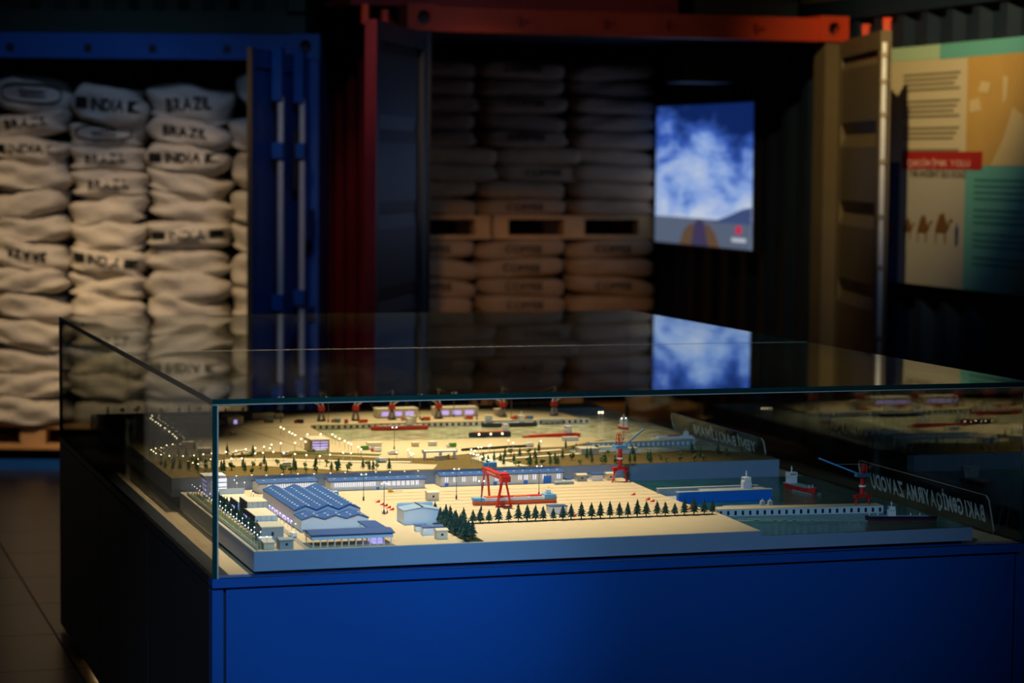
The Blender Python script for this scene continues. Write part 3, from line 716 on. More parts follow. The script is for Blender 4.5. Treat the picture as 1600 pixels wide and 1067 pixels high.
# ------------------------------------------------------------------ display case
case = empty('display_plinth', W(0, 0, 0), YAW, 'blue lacquered display plinth carrying the glass case and harbour model', 'plinth')
MB().box(0.02, CW-0.02, 0.02, CD-0.02, 0.02, PZ-0.004).build('carcass', P_DARK, case)
MB().box(0.034, CW-0.034, 0.004, 0.03, 0.016, PZ-0.028).build('front_panel', P_BLUE, case)
MB().box(0.0, 0.027, 0.002, 0.04, 0.016, PZ-0.028).build('corner_stile', P_BLUE, case)
MB().box(CW-0.027, CW, 0.002, 0.04, 0.016, PZ-0.028).build('corner_stile', P_BLUE, case)
MB().box(0.0, CW, 0.0, 0.05, PZ-0.022, PZ).build('top_rail', P_BLUE, case)
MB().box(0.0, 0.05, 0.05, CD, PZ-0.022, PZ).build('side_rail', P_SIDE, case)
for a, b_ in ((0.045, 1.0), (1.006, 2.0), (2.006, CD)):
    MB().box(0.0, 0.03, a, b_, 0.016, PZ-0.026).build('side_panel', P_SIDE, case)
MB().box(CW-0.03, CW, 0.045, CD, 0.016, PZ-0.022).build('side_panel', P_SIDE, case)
MB().box(0.05, CW, 0.05, CD, PZ-0.012, PZ).build('deck', P_DECK, case)
MB().box(0.030, 0.055, 0.12, 2.45, 0.017, 0.0195).build('base_light_strip', mat('warm_strip_lamp', (1, 0.8, 0.5), 0.5, emit=(1.0, 0.62, 0.25), estr=14.0), case)
MB().box(0.25, CW-0.25, 0.25, CD-0.25, 0.0, 0.02).build('recessed_foot', P_DARK, case)

cover = empty('glass_cover', W(0, 0, PZ), YAW, 'clear glass cover with green edges over the harbour model', 'glass case')
GH = GZ - PZ; T = 0.012; VS = 1.42
def pane(name, x0, x1, y0, y1, z0, z1, thin, seam=None):
    """glass plate: big faces clear, narrow faces the green of a cut edge"""
    mb = MB().box(x0, x1, y0, y1, z0, z1)
    mb.m = {'z': [0, 0, 1, 1, 1, 1], 'y': [1, 1, 0, 1, 0, 1], 'x': [1, 1, 1, 0, 1, 0]}[thin]
    if seam is not None: mb.m[seam] = 0                                   # the butt joint is clear silicone
    return mb.build(name, [GLASS, GEDGE], cover)
pane('front_pane', T+0.003, CW-T-0.003, 0.001, T, 0.0, GH-T-0.003, 'y')
pane('left_pane', 0.0, T, 0.001, VS, 0.0, GH-T-0.003, 'x', 4); pane('left_pane', 0.0, T, VS+0.001, CD, 0.0, GH-T-0.003, 'x', 2)
pane('right_pane', CW-T, CW, 0.001, VS, 0.0, GH-T-0.003, 'x', 4); pane('right_pane', CW-T, CW, VS+0.001, CD, 0.0, GH-T-0.003, 'x', 2)
pane('back_pane', T+0.003, CW-T-0.003, CD-T, CD, 0.0, GH-T-0.003, 'y')
pane('top_pane', 0.0, CW, 0.0, VS, GH-T, GH, 'z', 4); tp_ = pane('top_pane', 0.0, CW, VS+0.001, CD, GH-T, GH, 'z', 2)
tp_.data.materials.append(GEDGE2); tp_.data.polygons[4].material_index = 2      # far cut edge coloured paler, as if lit through the glass
MB().box(0.0, CW, 0.001, 0.010, GH-T-0.0025, GH-T).build('edge_strip', GLINT_STRIP, cover)
MB().box(T, T+0.003, 0.002, 0.011, 0.0, GH-T-0.003).build('edge_strip', GLINT_STRIP, cover)
MB().box(0.0, 0.010, 0.012, CD, GH-T-0.003, GH-T).build('edge_strip', GEDGE, cover)
MB().box(0.0, CW, VS, VS+0.002, GH, GH+0.0006).build('edge_strip', GLINT_STRIP, cover)

# ------------------------------------------------------------------ harbour model: the two base slabs
FZ, FWZ, RZ, RWZ = 0.757, 0.744, 0.797, 0.790
fb = empty('shipyard_diorama', W(0, 0, PZ), YAW, 'front grey model slab carrying the shipyard ground and dark green water', 'diorama', 'model slabs')
U0, U1, V0, V1 = 0.108, 2.046, 0.036, 1.100
MB().box(U0+0.02, U1-0.02, V0+0.02, V1-0.02, 0, 0.009).build('riser', P_DARK, fb)
MB().box(U0, U1, V0, V1, 0.008, FWZ-PZ-0.001).build('slab', M_SLAB, fb)
LAND = [(U0, V0), (1.437, V0), (1.452, 0.372), (1.43, 0.56), (1.428, 0.68), (1.446, V1), (U0, V1)]
MB().prism(LAND, FWZ-PZ-0.001, FZ-PZ-0.001).build('land_step', M_SLAB, fb)
def inset(poly, d):
    cx = sum(p[0] for p in poly)/len(poly); cy = sum(p[1] for p in poly)/len(poly)
    return [(p[0]+(d if p[0] < cx else -d), p[1]+(d if p[1] < cy else -d)) for p in poly]
MB().prism(inset(LAND, 0.002), FZ-PZ-0.001, FZ-PZ).build('ground_sheet', M_SAND, fb)
wtr = MB(); wtr.prism([(1.437, V0+0.002), (U1-0.002, V0+0.002), (U1-0.002, V1-0.002), (1.446, V1-0.002), (1.428, 0.68), (1.43, 0.56), (1.452, 0.372)], FWZ-PZ-0.001, FWZ-PZ)
wtr.build('water_sheet', M_WATER, fb)
ln = MB()
for i in range(9):                                                        # slab joints and crane rails marked on the yard
    v = 0.44 + i*0.062; ln.add([(0.60+0.03*(i % 3), v, FZ-PZ+0.0004), (1.425, v-0.01, FZ-PZ+0.0004), (1.425, v-0.0050, FZ-PZ+0.0004), (0.60+0.03*(i % 3), v+0.005, FZ-PZ+0.0004)], [(0, 1, 2, 3)])
ln.build('yard_lines', mat('yard_line_brown', (0.40, 0.28, 0.16), 0.8), fb)
MB().box(0.722, 1.425, 0.328, 0.338, FZ-PZ, FZ-PZ+0.002).build('kerb', M_HEDGE, fb)
MB().box(0.645, 0.690, 0.045, 0.42, FZ-PZ, FZ-PZ+0.002).build('kerb', M_HEDGE, fb)
MB().prism([(0.155, 0.80), (0.165, 0.80), (0.205, 0.95), (0.26, 1.0), (0.25, 1.03), (0.215, 1.03)], FZ-PZ, FZ-PZ+0.001).build('lawn', M_LAWN, fb)
MB().box(0.118, 0.15, 0.06, 1.05, FZ-PZ, FZ-PZ+0.0008).build('lawn', M_LAWN, fb)
MB().prism([(0.235, 0.04), (0.25, 0.04), (0.262, 0.80), (0.247, 0.80)], FZ-PZ, FZ-PZ+0.0008).build('road', mat('model_grey_road', (0.30, 0.27, 0.24), 0.8), fb)

rb = empty('port_diorama', W(0, 0, PZ), YAW, 'rear raised grey model slab carrying the port land, slopes and harbour basin', 'diorama', 'model slabs')
RU0, RU1, RV0, RV1 = 0.085, 1.96, 1.106, 2.862
MB().box(RU0+0.03, RU1-0.03, RV0+0.03, RV1-0.03, 0, 0.044).build('riser', P_DARK, rb)
MB().box(RU0, RU1, RV0, RV1, 0.0435, RWZ-PZ-0.001).build('slab', M_SLAB, rb)
def px(poly, z=RZ): return [at(x, y, z) for x, y in poly]
def clampr(poly): return [(min(max(a, RU0+0.001), RU1-0.001), min(max(b, RV0+0.001), RV1-0.001)) for a, b in poly]
WATERP = [(0.755, 1.875), (1.0, 1.835), (1.40, 1.835), (1.60, 1.79), (1.60, 1.70), (1.40, 1.50), (1.40, 1.375), (1.60, 1.35), (1.80, 1.39), (1.958, 1.27), (1.958, 2.70), (1.745, 2.70), (1.745, 2.262), (0.755, 2.275)]
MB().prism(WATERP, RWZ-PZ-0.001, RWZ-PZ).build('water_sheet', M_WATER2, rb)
LANDP = [(RU0, RV0), (RU1, RV0), (RU1, 1.27), (1.80, 1.39), (1.60, 1.35), (1.40, 1.375), (1.40, 1.50), (1.60, 1.70), (1.60, 1.79), (1.40, 1.835), (1.0, 1.835), (0.755, 1.875),
         (0.755, 2.275), (1.745, 2.262), (1.745, 2.70), (RU1, 2.70), (RU1, RV1), (RU0, RV1)]
MB().prism(LANDP, RWZ-PZ-0.001, RZ-PZ-0.001).build('land_step', M_SLAB, rb)
MB().prism(inset(LANDP, 0.0005), RZ-PZ-0.001, RZ-PZ).build('turf_sheet', M_GRASS, rb)
SANDS = [[(0.25, 2.72), (0.25, 1.90), (0.28, 1.66), (0.36, 1.58), (0.46, 1.66), (0.55, 1.60), (0.66, 1.50), (0.80, 1.40), (0.92, 1.38), (1.10, 1.47), (1.30, 1.55), (1.42, 1.56), (1.595, 1.71), (1.595, 1.785),
          (1.40, 1.83), (1.0, 1.83), (0.75, 1.87), (0.75, 2.28), (1.74, 2.267), (1.74, 2.72)],
         [(0.20, 1.36), (0.34, 1.47), (0.46, 1.43), (0.62, 1.33), (0.80, 1.28), (0.90, 1.22), (0.86, 1.12), (0.62, 1.13), (0.52, 1.22), (0.36, 1.33), (0.21, 1.29)]]
for s_ in SANDS: MB().prism(s_, RZ-PZ, RZ-PZ+0.0008).build('sand_sheet', M_SAND2, rb)
for s_ in ([(0.20, 1.40), (0.34, 1.50), (0.48, 1.47), (0.66, 1.37), (0.84, 1.31), (0.84, 1.28), (0.64, 1.33), (0.46, 1.42), (0.34, 1.46), (0.20, 1.37)],
           [(1.06, 1.12), (1.16, 1.12), (1.10, 1.30), (1.16, 1.40), (1.38, 1.47), (1.38, 1.50), (1.12, 1.43), (1.04, 1.34)],
           [(1.12, 1.29), (1.42, 1.36), (1.42, 1.39), (1.12, 1.32)]):
    MB().prism(s_, RZ-PZ+0.0008, RZ-PZ+0.0016).build('road', M_ROAD, rb)
for s_ in ([(0.56, 1.64), (0.70, 1.56), (0.80, 1.50), (0.78, 1.46), (0.62, 1.54), (0.50, 1.60)], [(0.40, 1.56), (0.46, 1.62), (0.43, 1.64), (0.37, 1.58)]):
    MB().prism(s_, RZ-PZ+0.0008, RZ-PZ+0.0014).build('lawn', M_LAWN, rb)
yl = MB()
for a, b_ in (((0.50, 2.45), (0.60, 1.72)), ((0.58, 2.30), (0.745, 2.28)), ((0.26, 2.44), (1.70, 2.42))):
    yl.bar((a[0], a[1], RZ-PZ+0.0009), (b_[0], b_[1], RZ-PZ+0.0009), 0.004, 0.0008)
yl.build('yard_lines', mat('yard_line_brown', (0.34, 0.25, 0.15), 0.8), rb)

# quay walls of the rear basin: white wall with dark fenders
def quay(name, p, q, zt, zb, wall_m, fend_m, step, label, thick=0.014, fw=0.35):
    L = math.hypot(q[0]-p[0], q[1]-p[1]); ang = math.atan2(q[1]-p[1], q[0]-p[0])
    o = on_case(name, p[0], p[1], zb, label, 'quay', rz=ang)
    MB().box(0, L, 0, thick, 0, zt-zb).build('wall', wall_m, o)
    MB().box(0, L, 0, thick, zt-zb, zt-zb+0.001).build('deck', M_SAND, o)
    me = MB().box(-step*fw/2, step*fw/2, -0.002, 0.001, (zt-zb)*0.22, (zt-zb)*0.78).mesh('fender', fend_m)
    n = int(L/step)
    for i in range(n):
        f = link('fender', me, o); f.location = ((i+0.5)*L/n, 0, 0)
    return o
quay('quay_wall', (0.75, 2.262), (1.742, 2.246), RZ+0.010, RWZ, M_WHITE, M_DARK, 0.021, 'long white quay wall with dark fenders behind the rear basin')
q_ = quay('pier', (1.452, 0.372), (1.93, 0.330), FZ+0.006, FWZ, M_PALEBLUE, M_DKHULL, 0.0205, 'white pier with dark fender blocks reaching into the front water', 0.05, 0.28)
quay('ferry_pier', (1.50, 1.545), (1.86, 1.550), RZ+0.012, RWZ, M_STEEL, M_PALEBLUE, 0.017, 'ferry pier with a row of blue arched fenders', 0.03, 0.45)

# ------------------------------------------------------------------ model buildings
def gable(w_, d, h, rh, along='x', over=0.004):
    """walls (pentagon ends) and a roof sheet, centred, base at z 0"""
    wl = MB(); rf = MB()
    if along == 'x':
        wl.xprism([(-d/2, 0), (d/2, 0), (d/2, h), (0, h+rh), (-d/2, h)], -w_/2, w_/2)
        k = rh/(d/2)
        rf.xprism([(-d/2-over, h-over*k+0.0008), (0, h+rh+0.0008), (d/2+over, h-over*k+0.0008), (d/2+over, h-over*k+0.0034), (0, h+rh+0.0034), (-d/2-over, h-over*k+0.0034)], -w_/2-over, w_/2+over)
    else:
        wl.yprism([(-w_/2, 0), (w_/2, 0), (w_/2, h), (0, h+rh), (-w_/2, h)], -d/2, d/2)
        k = rh/(w_/2)
        rf.yprism([(-w_/2-over, h-over*k+0.0008), (0, h+rh+0.0008), (w_/2+over, h-over*k+0.0008), (w_/2+over, h-over*k+0.0034), (0, h+rh+0.0034), (-w_/2-over, h-over*k+0.0034)], -d/2-over, d/2+over)
    return wl, rf
def hall(u0, u1, v0, v1, h, rh, label, ndoor, wins, rz=0.0, lights=8, ww=0.0018):
    w_, d = u1-u0, v1-v0
    o = on_case('model_hall', (u0+u1)/2, (v0+v1)/2, FZ, label, 'model building', 'blue roofed halls at the back of the shipyard', rz)
    wl, rf = gable(w_, d, h, rh); wl.build('walls', M_WHITE, o); rf.build('roof', M_ROOF, o)
    ws = MB()
    for x in wins: ws.box(-w_/2+x*w_-ww, -w_/2+x*w_+ww, -d/2-0.0012, -d/2+0.0005, h*0.45, h*0.92)
    stuff(ws.build('window_strips', M_WIN, o))
    for x, s in ndoor: MB().box(-w_/2+x*w_-s/2, -w_/2+x*w_+s/2, -d/2-0.0015, -d/2+0.0005, 0.001, s*0.95).build('gate', M_BLUE, o)
    sk = MB()
    for i in range(lights):
        x = -w_/2+(i+0.5)*w_/lights; sk.box(x-0.003, x+0.003, -d*0.22-0.002, -d*0.22+0.002, h+rh*0.45, h+rh*0.60+0.005)
    stuff(sk.build('skylights', M_WHITE, o))
    MB().box(-w_/2-0.001, w_/2+0.001, -d/2-0.001, d/2+0.001, 0, 0.0015).build('footing', M_GREY, o)
    return o
hall(0.315, 0.485, 1.020, 1.085, 0.027, 0.007, 'low blue roofed hall with lit white windows behind the big workshop', [(0.10, 0.010), (0.78, 0.010)], [0.16+0.04*i for i in range(21)], 0.10, 5, 0.0012)
hall(0.525, 0.805, 1.015, 1.080, 0.026, 0.005, 'long blue roofed white hall between the workshop and the red gantry crane', [(0.50, 0.009)], [0.05+0.022*i for i in range(20)]+[0.56+0.05*i+k_*0.018 for i in range(8) for k_ in (0, 1)], 0, 9, 0.0011)
hall(0.858, 1.232, 1.030, 1.090, 0.030, 0.006, 'longest blue roofed white hall with square blue gates behind the red gantry crane', [(0.045, 0.011), (0.44, 0.011), (0.69, 0.012), (0.87, 0.024)],
     [0.035+a+b_ for a in (0, .07, .14, .23, .41, .5, .6, .65, .72, .80, .92) for b_ in (0, 0.018)], 0, 14, 0.0011)

# the big workshop: three-bay main hall, lower front section
ws = on_case('model_workshop', 0.371, 0.545, FZ, 'big blue workshop with a rippled three gable roof and dotted skylights', 'model building')
def multi(w_, y0, y1, h, rh, n, tri=True):
    prof = [(-w_/2, h)]; bay = w_/n
    for i in range(n): prof += [(-w_/2+(i+0.5)*bay, h+rh), (-w_/2+(i+1)*bay, h)]
    wl = MB().yprism([(-w_/2, 0), (w_/2, 0)] + prof[::-1], y0, y1)
    top = [(x, z+0.0035) for x, z in prof]; rf = MB().yprism([(x, z+0.0008) for x, z in prof] + top[::-1], y0-0.004, y1+0.004)
    return wl, rf
WW = 0.176
wl, rf = multi(WW, -0.155, 0.245, 0.041, 0.012, 3); wl.build('main_walls', mat('model_lilac_white', (0.62, 0.58, 0.68), 0.55), ws); rf.build('main_roof', M_ROOF, ws)
wl, rf = multi(WW, -0.245, -0.156, 0.030, 0.009, 3); wl.build('front_walls', M_PALEBLUE, ws); rf.build('front_roof', M_ROOF, ws)
for i in range(3):                                                        # skylight rows as single roof lights
    for side in (-1, 1):
        x = -WW/2+(i+0.5)*WW/3+side*WW/12
        sk = MB()
        for k in range(12): y = -0.13+k*0.031; sk.box(x-0.0024, x+0.0024, y-0.003, y+0.003, 0.0478, 0.0518)
        for k in range(2): y = -0.225+k*0.035; sk.box(x-0.0024, x+0.0024, y-0.003, y+0.003, 0.0355, 0.0395)
        stuff(sk.build('roof_lights', M_WHITE, ws))
violet_glow = MB()  # glowing strips stand for the violet glow falling on this wall
for k in range(11): y = -0.13+k*0.034; violet_glow.box(-WW/2-0.0015, -WW/2+0.0005, y, y+0.016, 0.004, 0.014)
stuff(violet_glow.build('window_strips', M_VIOLET, ws))
MB().box(-WW/2-0.0012, WW/2+0.0012, -0.246, 0.246, 0, 0.002).build('footing', M_GREY, ws)
cn = on_case('model_canopy', 0.358, 0.100, FZ, 'low blue roofed canopy on thin white posts in front of the workshop', 'model building')
wl, rf = gable(0.205, 0.085, 0.028, 0.005)
MB().box(-0.1025, 0.1025, -0.0425, 0.0425, 0.018, 0.028).build('fascia', M_PALEBLUE, cn); rf.build('roof', M_ROOF, cn)
po = MB().box(-0.0012, 0.0012, -0.0012, 0.0012, 0, 0.019).mesh('post', M_WHITE)
for y in (-0.040, 0.040):
    for k in range(12):
        p_ = link('post', po, cn); p_.location = (-0.098+k*0.0178, y, 0)
MB().box(0.056, 0.082, -0.020, 0.030, 0, 0.012).build('lit_room', M_VIOLET, cn)
MB().box(0.078, 0.1025, 0.0425, 0.150, 0.022, 0.028).build('wing_walls', M_PALEBLUE, cn)
MB().box(0.060, 0.106, 0.0425, 0.154, 0.028, 0.0315).build('wing_roof', M_ROOF, cn)
for y in (0.08, 0.14):
    for x in (0.064, 0.100): p_ = link('post', po, cn); p_.location = (x, y, 0); p_.scale = (1, 1, 1.4)

# office blocks along the left edge
ob = on_case('model_office', 0.205, 0.53, FZ, 'white glazed office block row with charcoal side walls left of the workshop', 'model building')
def glazed(x0, x1, y0, y1, h, nm):
    MB().box(x0, x1, y0, y1, 0, h).build(nm, M_PALEBLUE, ob)
    MB().box(x0+0.001, x1-0.001, y0+0.001, y1-0.001, h, h+0.001).build('roof', M_CREAM, ob)
    MB().box(x0-0.003, x0, y0-0.002, y1+0.002, 0, h+0.002).build('side_wall', M_DARK, ob)
    g = MB(); n = 4
    for i in range(n+1): x = x0+(x1-x0)*i/n; g.box(x-0.0005, x+0.0005, y0-0.0008, y0, 0, h)
    for z in (h*0.33, h*0.66): g.box(x0, x1, y0-0.0008, y0, z-0.0004, z+0.0004)
    stuff(g.build('mullions', M_STEEL, ob))
glazed(-0.030, 0.028, -0.172, -0.03, 0.036, 'front_wing'); glazed(-0.022, 0.034, -0.028, 0.06, 0.052, 'upper_block'); glazed(-0.030, 0.016, 0.062, 0.15, 0.040, 'middle_block'); glazed(-0.038, 0.030, 0.152, 0.285, 0.030, 'rear_wing')
MB().box(-0.0345, -0.033, -0.11, -0.03, 0.018, 0.024).build('lit_strip', M_VIOLET, ob); MB().box(-0.0345, -0.033, 0.08, 0.12, 0.020, 0.026).build('lit_strip', M_VIOLET, ob)
MB().box(-0.038, 0.030, 0.281, 0.285, 0.030, 0.046).build('screen_wall', M_PALEBLUE, ob)
tw = on_case('model_tower', 0.184, 0.985, FZ, 'small office tower with violet lit floors at the left edge', 'model building')
MB().box(-0.026, 0.026, -0.03, 0.03, 0, 0.056).build('body', M_PALEBLUE, tw); MB().box(-0.034, 0.028, -0.034, 0.034, 0.056, 0.064).build('roof', M_WHITE, tw)
MB().box(0.004, 0.030, -0.033, 0.03, 0, 0.055).build('lit_front', M_WIN, tw)
for k in range(4):
    MB().box(-0.0275, -0.0258, -0.028, 0.028, 0.008+k*0.012, 0.013+k*0.012).build('lit_floor', M_VIOLET, tw)
    MB().box(-0.014, 0.0, -0.0312, -0.0298, 0.008+k*0.012, 0.012+k*0.012).build('lit_floor', M_VIOLET, tw)
    MB().box(0.003, 0.031, -0.0338, -0.0325, 0.004+k*0.013, 0.007+k*0.013).build('floor_band', M_PALEBLUE, tw)
def hut(u, v, w_, d, h, label, wall=M_WHITE, roof=None, z=FZ, win=True, rz=0.0, grp='small huts of the shipyard model', kind='gable', name='model_hut'):
    o = on_case(name, u, v, z, label, 'model building', grp, rz)
    if roof and kind == 'gable':
        wl, rf = gable(w_, d, h, h*0.16, 'x', 0.002); wl.build('walls', wall, o); rf.build('roof', roof, o)
    else:
        MB().box(-w_/2, w_/2, -d/2, d/2, 0, h).build('walls', wall, o)
        MB().box(-w_/2-0.001, w_/2+0.001, -d/2-0.001, d/2+0.001, h, h+0.0022).build('roof', roof or M_CREAM, o)
    if win: MB().box(-0.003, 0.003, -d/2-0.0008, -d/2, h*0.45, h*0.72).build('window', M_DKHULL, o)
    return o
hut(0.180, 0.205, 0.055, 0.085, 0.036, 'larger grey flat hut in the near left corner of the shipyard', M_GREY, M_CREAM)
hut(0.192, 0.073, 0.034, 0.040, 0.020, 'grey hut at the front edge of the shipyard slab', M_GREY, M_GREY)
hut(0.150, 0.085, 0.026, 0.055, 0.014, 'low tan box hut behind the front left slab corner', M_CREAM, M_CREAM, win=False)
hut(0.158, 0.150, 0.030, 0.012, 0.012, 'low white wall hut under the end of the dark tree row', M_WHITE, M_WHITE, win=False)
wk = on_case('model_shed', 0.617, 0.395, FZ, 'white block shed with pale blue gabled roof beside the tree clump', 'model building')
wl, rf = gable(0.097, 0.075, 0.034, 0.008, 'y', 0.0015); wl.build('walls', M_PALEBLUE, wk); rf.build('roof', mat('model_slate_roof', (0.30, 0.40, 0.54), 0.5), wk)
MB().box(-0.0015, 0.0015, -0.039, 0.039, 0.0445, 0.0475).build('ridge_cap', M_DKHULL, wk)
MB().box(-0.0485, 0.0485, 0.034, 0.0375, 0.034, 0.047).build('parapet', M_PALEBLUE, wk)
hut(0.583, 0.252, 0.028, 0.020, 0.013, 'small white kiosk with blue roof nearest the white shed', M_WHITE, M_ROOF, win=False)
hut(0.596, 0.190, 0.052, 0.026, 0.018, 'middle white kiosk with blue roof beside the tree clump', M_WHITE, M_ROOF, win=False)
hut(0.600, 0.118, 0.028, 0.026, 0.020, 'beige kiosk with a dark round window next to the tree clump', M_CREAM, M_CREAM)
hut(0.760, 0.775, 0.032, 0.028, 0.021, 'beige hut alone on the yard left of the red gantry crane', M_CREAM, M_CREAM)
hut(1.020, 0.455, 0.050, 0.030, 0.020, 'white booth with blue flat roof behind the straight tree row', M_WHITE, M_ROOF, win=False, kind='flat')
hut(1.298, 1.060, 0.030, 0.028, 0.017, 'grey hut right of the longest hall', M_GREY, M_CREAM)
hut(1.345, 1.058, 0.034, 0.030, 0.018, 'white hut with blue roof right of the longest hall', M_WHITE, M_ROOF, win=False)
hut(1.389, 1.060, 0.026, 0.026, 0.018, 'beige hut nearest the tall red jib crane', M_CREAM, M_CREAM)
hut(1.253, 1.040, 0.018, 0.016, 0.010, 'tiny white hut with blue top at the end of the longest hall', M_WHITE, M_ROOF, win=False)
tk = on_case('model_tank_rack', 1.225, 1.000, FZ, 'low grey pipe rack in front of the longest hall', 'rack')
MB().tube((-0.03, 0, 0.006), (0.03, 0, 0.006), 0.005, 8).build('pipe', M_GREY, tk); MB().box(-0.03, 0.03, -0.008, 0.008, 0, 0.002).build('sled', M_STEEL, tk)
bt = on_case('model_blue_tank', 1.035, 1.124, RZ, 'bright blue block tank standing behind the longest hall', 'tank')
MB().box(-0.019, 0.019, -0.008, 0.008, 0.002, 0.015).build('body', M_SKY, bt); MB().box(-0.017, 0.017, -0.007, 0.007, 0, 0.002).build('plinth', M_GREY, bt)
pl_ = on_case('model_pool', 0.515, 0.955, FZ, 'small light blue pool box between the first two halls', 'tank')
MB().box(-0.018, 0.018, -0.010, 0.010, 0, 0.008).build('body', M_SKY, pl_); MB().box(-0.016, 0.016, -0.008, 0.008, 0.008, 0.009).build('water', M_PALEBLUE, pl_)
fk = on_case('model_forklift', 0.688, 0.955, FZ, 'tiny yellow forklift in front of the middle hall', 'vehicle')
MB().box(-0.008, 0.006, -0.004, 0.004, 0.001, 0.006).build('body', M_YEL, fk); MB().box(-0.005, 0.001, -0.0035, 0.0035, 0.006, 0.011).build('cab', M_YEL, fk); MB().box(0.006, 0.034, -0.002, 0.002, 0.003, 0.004).build('boom', M_GREY, fk)
sp_ = on_case('cable_spool', 0.567, 0.560, FZ, 'red and white cable spool by the foot of a mast', 'spool')
MB().tube((-0.006, 0, 0.005), (0.006, 0, 0.005), 0.0045, 10).build('core', M_WHITE, sp_); MB().tube((0.006, 0, 0.005), (0.009, 0, 0.005), 0.0055, 10).build('flange', M_RED, sp_)
k = 0
for (x, y, dscr) in [(590, 785, 'farthest of the five left of the white shed'), (597, 789, 'second of the five left of the white shed'), (602, 791, 'third of the five left of the white shed'), (607, 794, 'fourth of the five left of the white shed'), (612, 797, 'nearest of the five left of the white shed'),
                     (989, 773.5, 'farthest of the three behind the tree row'), (1012, 781, 'middle of the three behind the tree row'), (1019, 784, 'nearest of the three behind the tree row'),
                     (943, 744, 'by the beige hut near the jib crane'), (1077, 795, 'at the right end of the tree row'), (897, 807, 'hidden in the tree row by the booth')]:
    u, v = at(x, y, FZ); o = MB().add([(-0.007, -0.003, 0), (0.006, -0.003, 0), (0.006, 0.003, 0), (-0.007, 0.003, 0), (0.006, -0.003, 0.007), (0.006, 0.003, 0.007)], [(0, 3, 2, 1), (0, 1, 4), (2, 3, 5), (1, 2, 5, 4), (0, 4, 5, 3)]).build('red_wedge', M_RED)
    tag(o, f'red wedge marker on the yard, {dscr}', 'marker', 'red wedge markers'); o.location = W(u, v, FZ); o.rotation_euler = (0, 0, YAW); k += 1

# ------------------------------------------------------------------ cranes
gc = on_case('gantry_crane', 0.915, 0.685, FZ, 'red goliath gantry crane with A legs straddling the yard ship', 'crane')
GHH = 0.078
for y, nm in ((-0.088, 0), (0.088, 1)):
    sx = 0.020 if nm == 0 else 0.012
    for s in (-1, 1): MB().bar((s*sx, y, 0.002), (s*0.004, y*0.96, GHH), 0.0056 if nm == 0 else 0.0045, 0.0056 if nm == 0 else 0.0045).build('leg', M_RED, gc)
    MB().box(-sx-0.004, sx+0.004, y-0.003, y+0.003, 0, 0.004).build('foot_beam', M_RED, gc)
MB().box(-0.0075, 0.0075, -0.102, 0.098, GHH-0.004, GHH+0.010).build('main_girder', M_RED, gc)
MB().box(-0.013, 0.013, -0.094, -0.058, GHH+0.008, GHH+0.015).build('trolley', M_RED, gc)
MB().box(-0.013, 0.013, -0.106, -0.080, GHH-0.007, GHH+0.009).build('leg_head', M_RED, gc)
MB().box(-0.0085, -0.0072, -0.03, 0.05, GHH+0.001, GHH+0.005).build('name_board', mat('model_pink_board', (0.75, 0.35, 0.3), 0.5), gc)

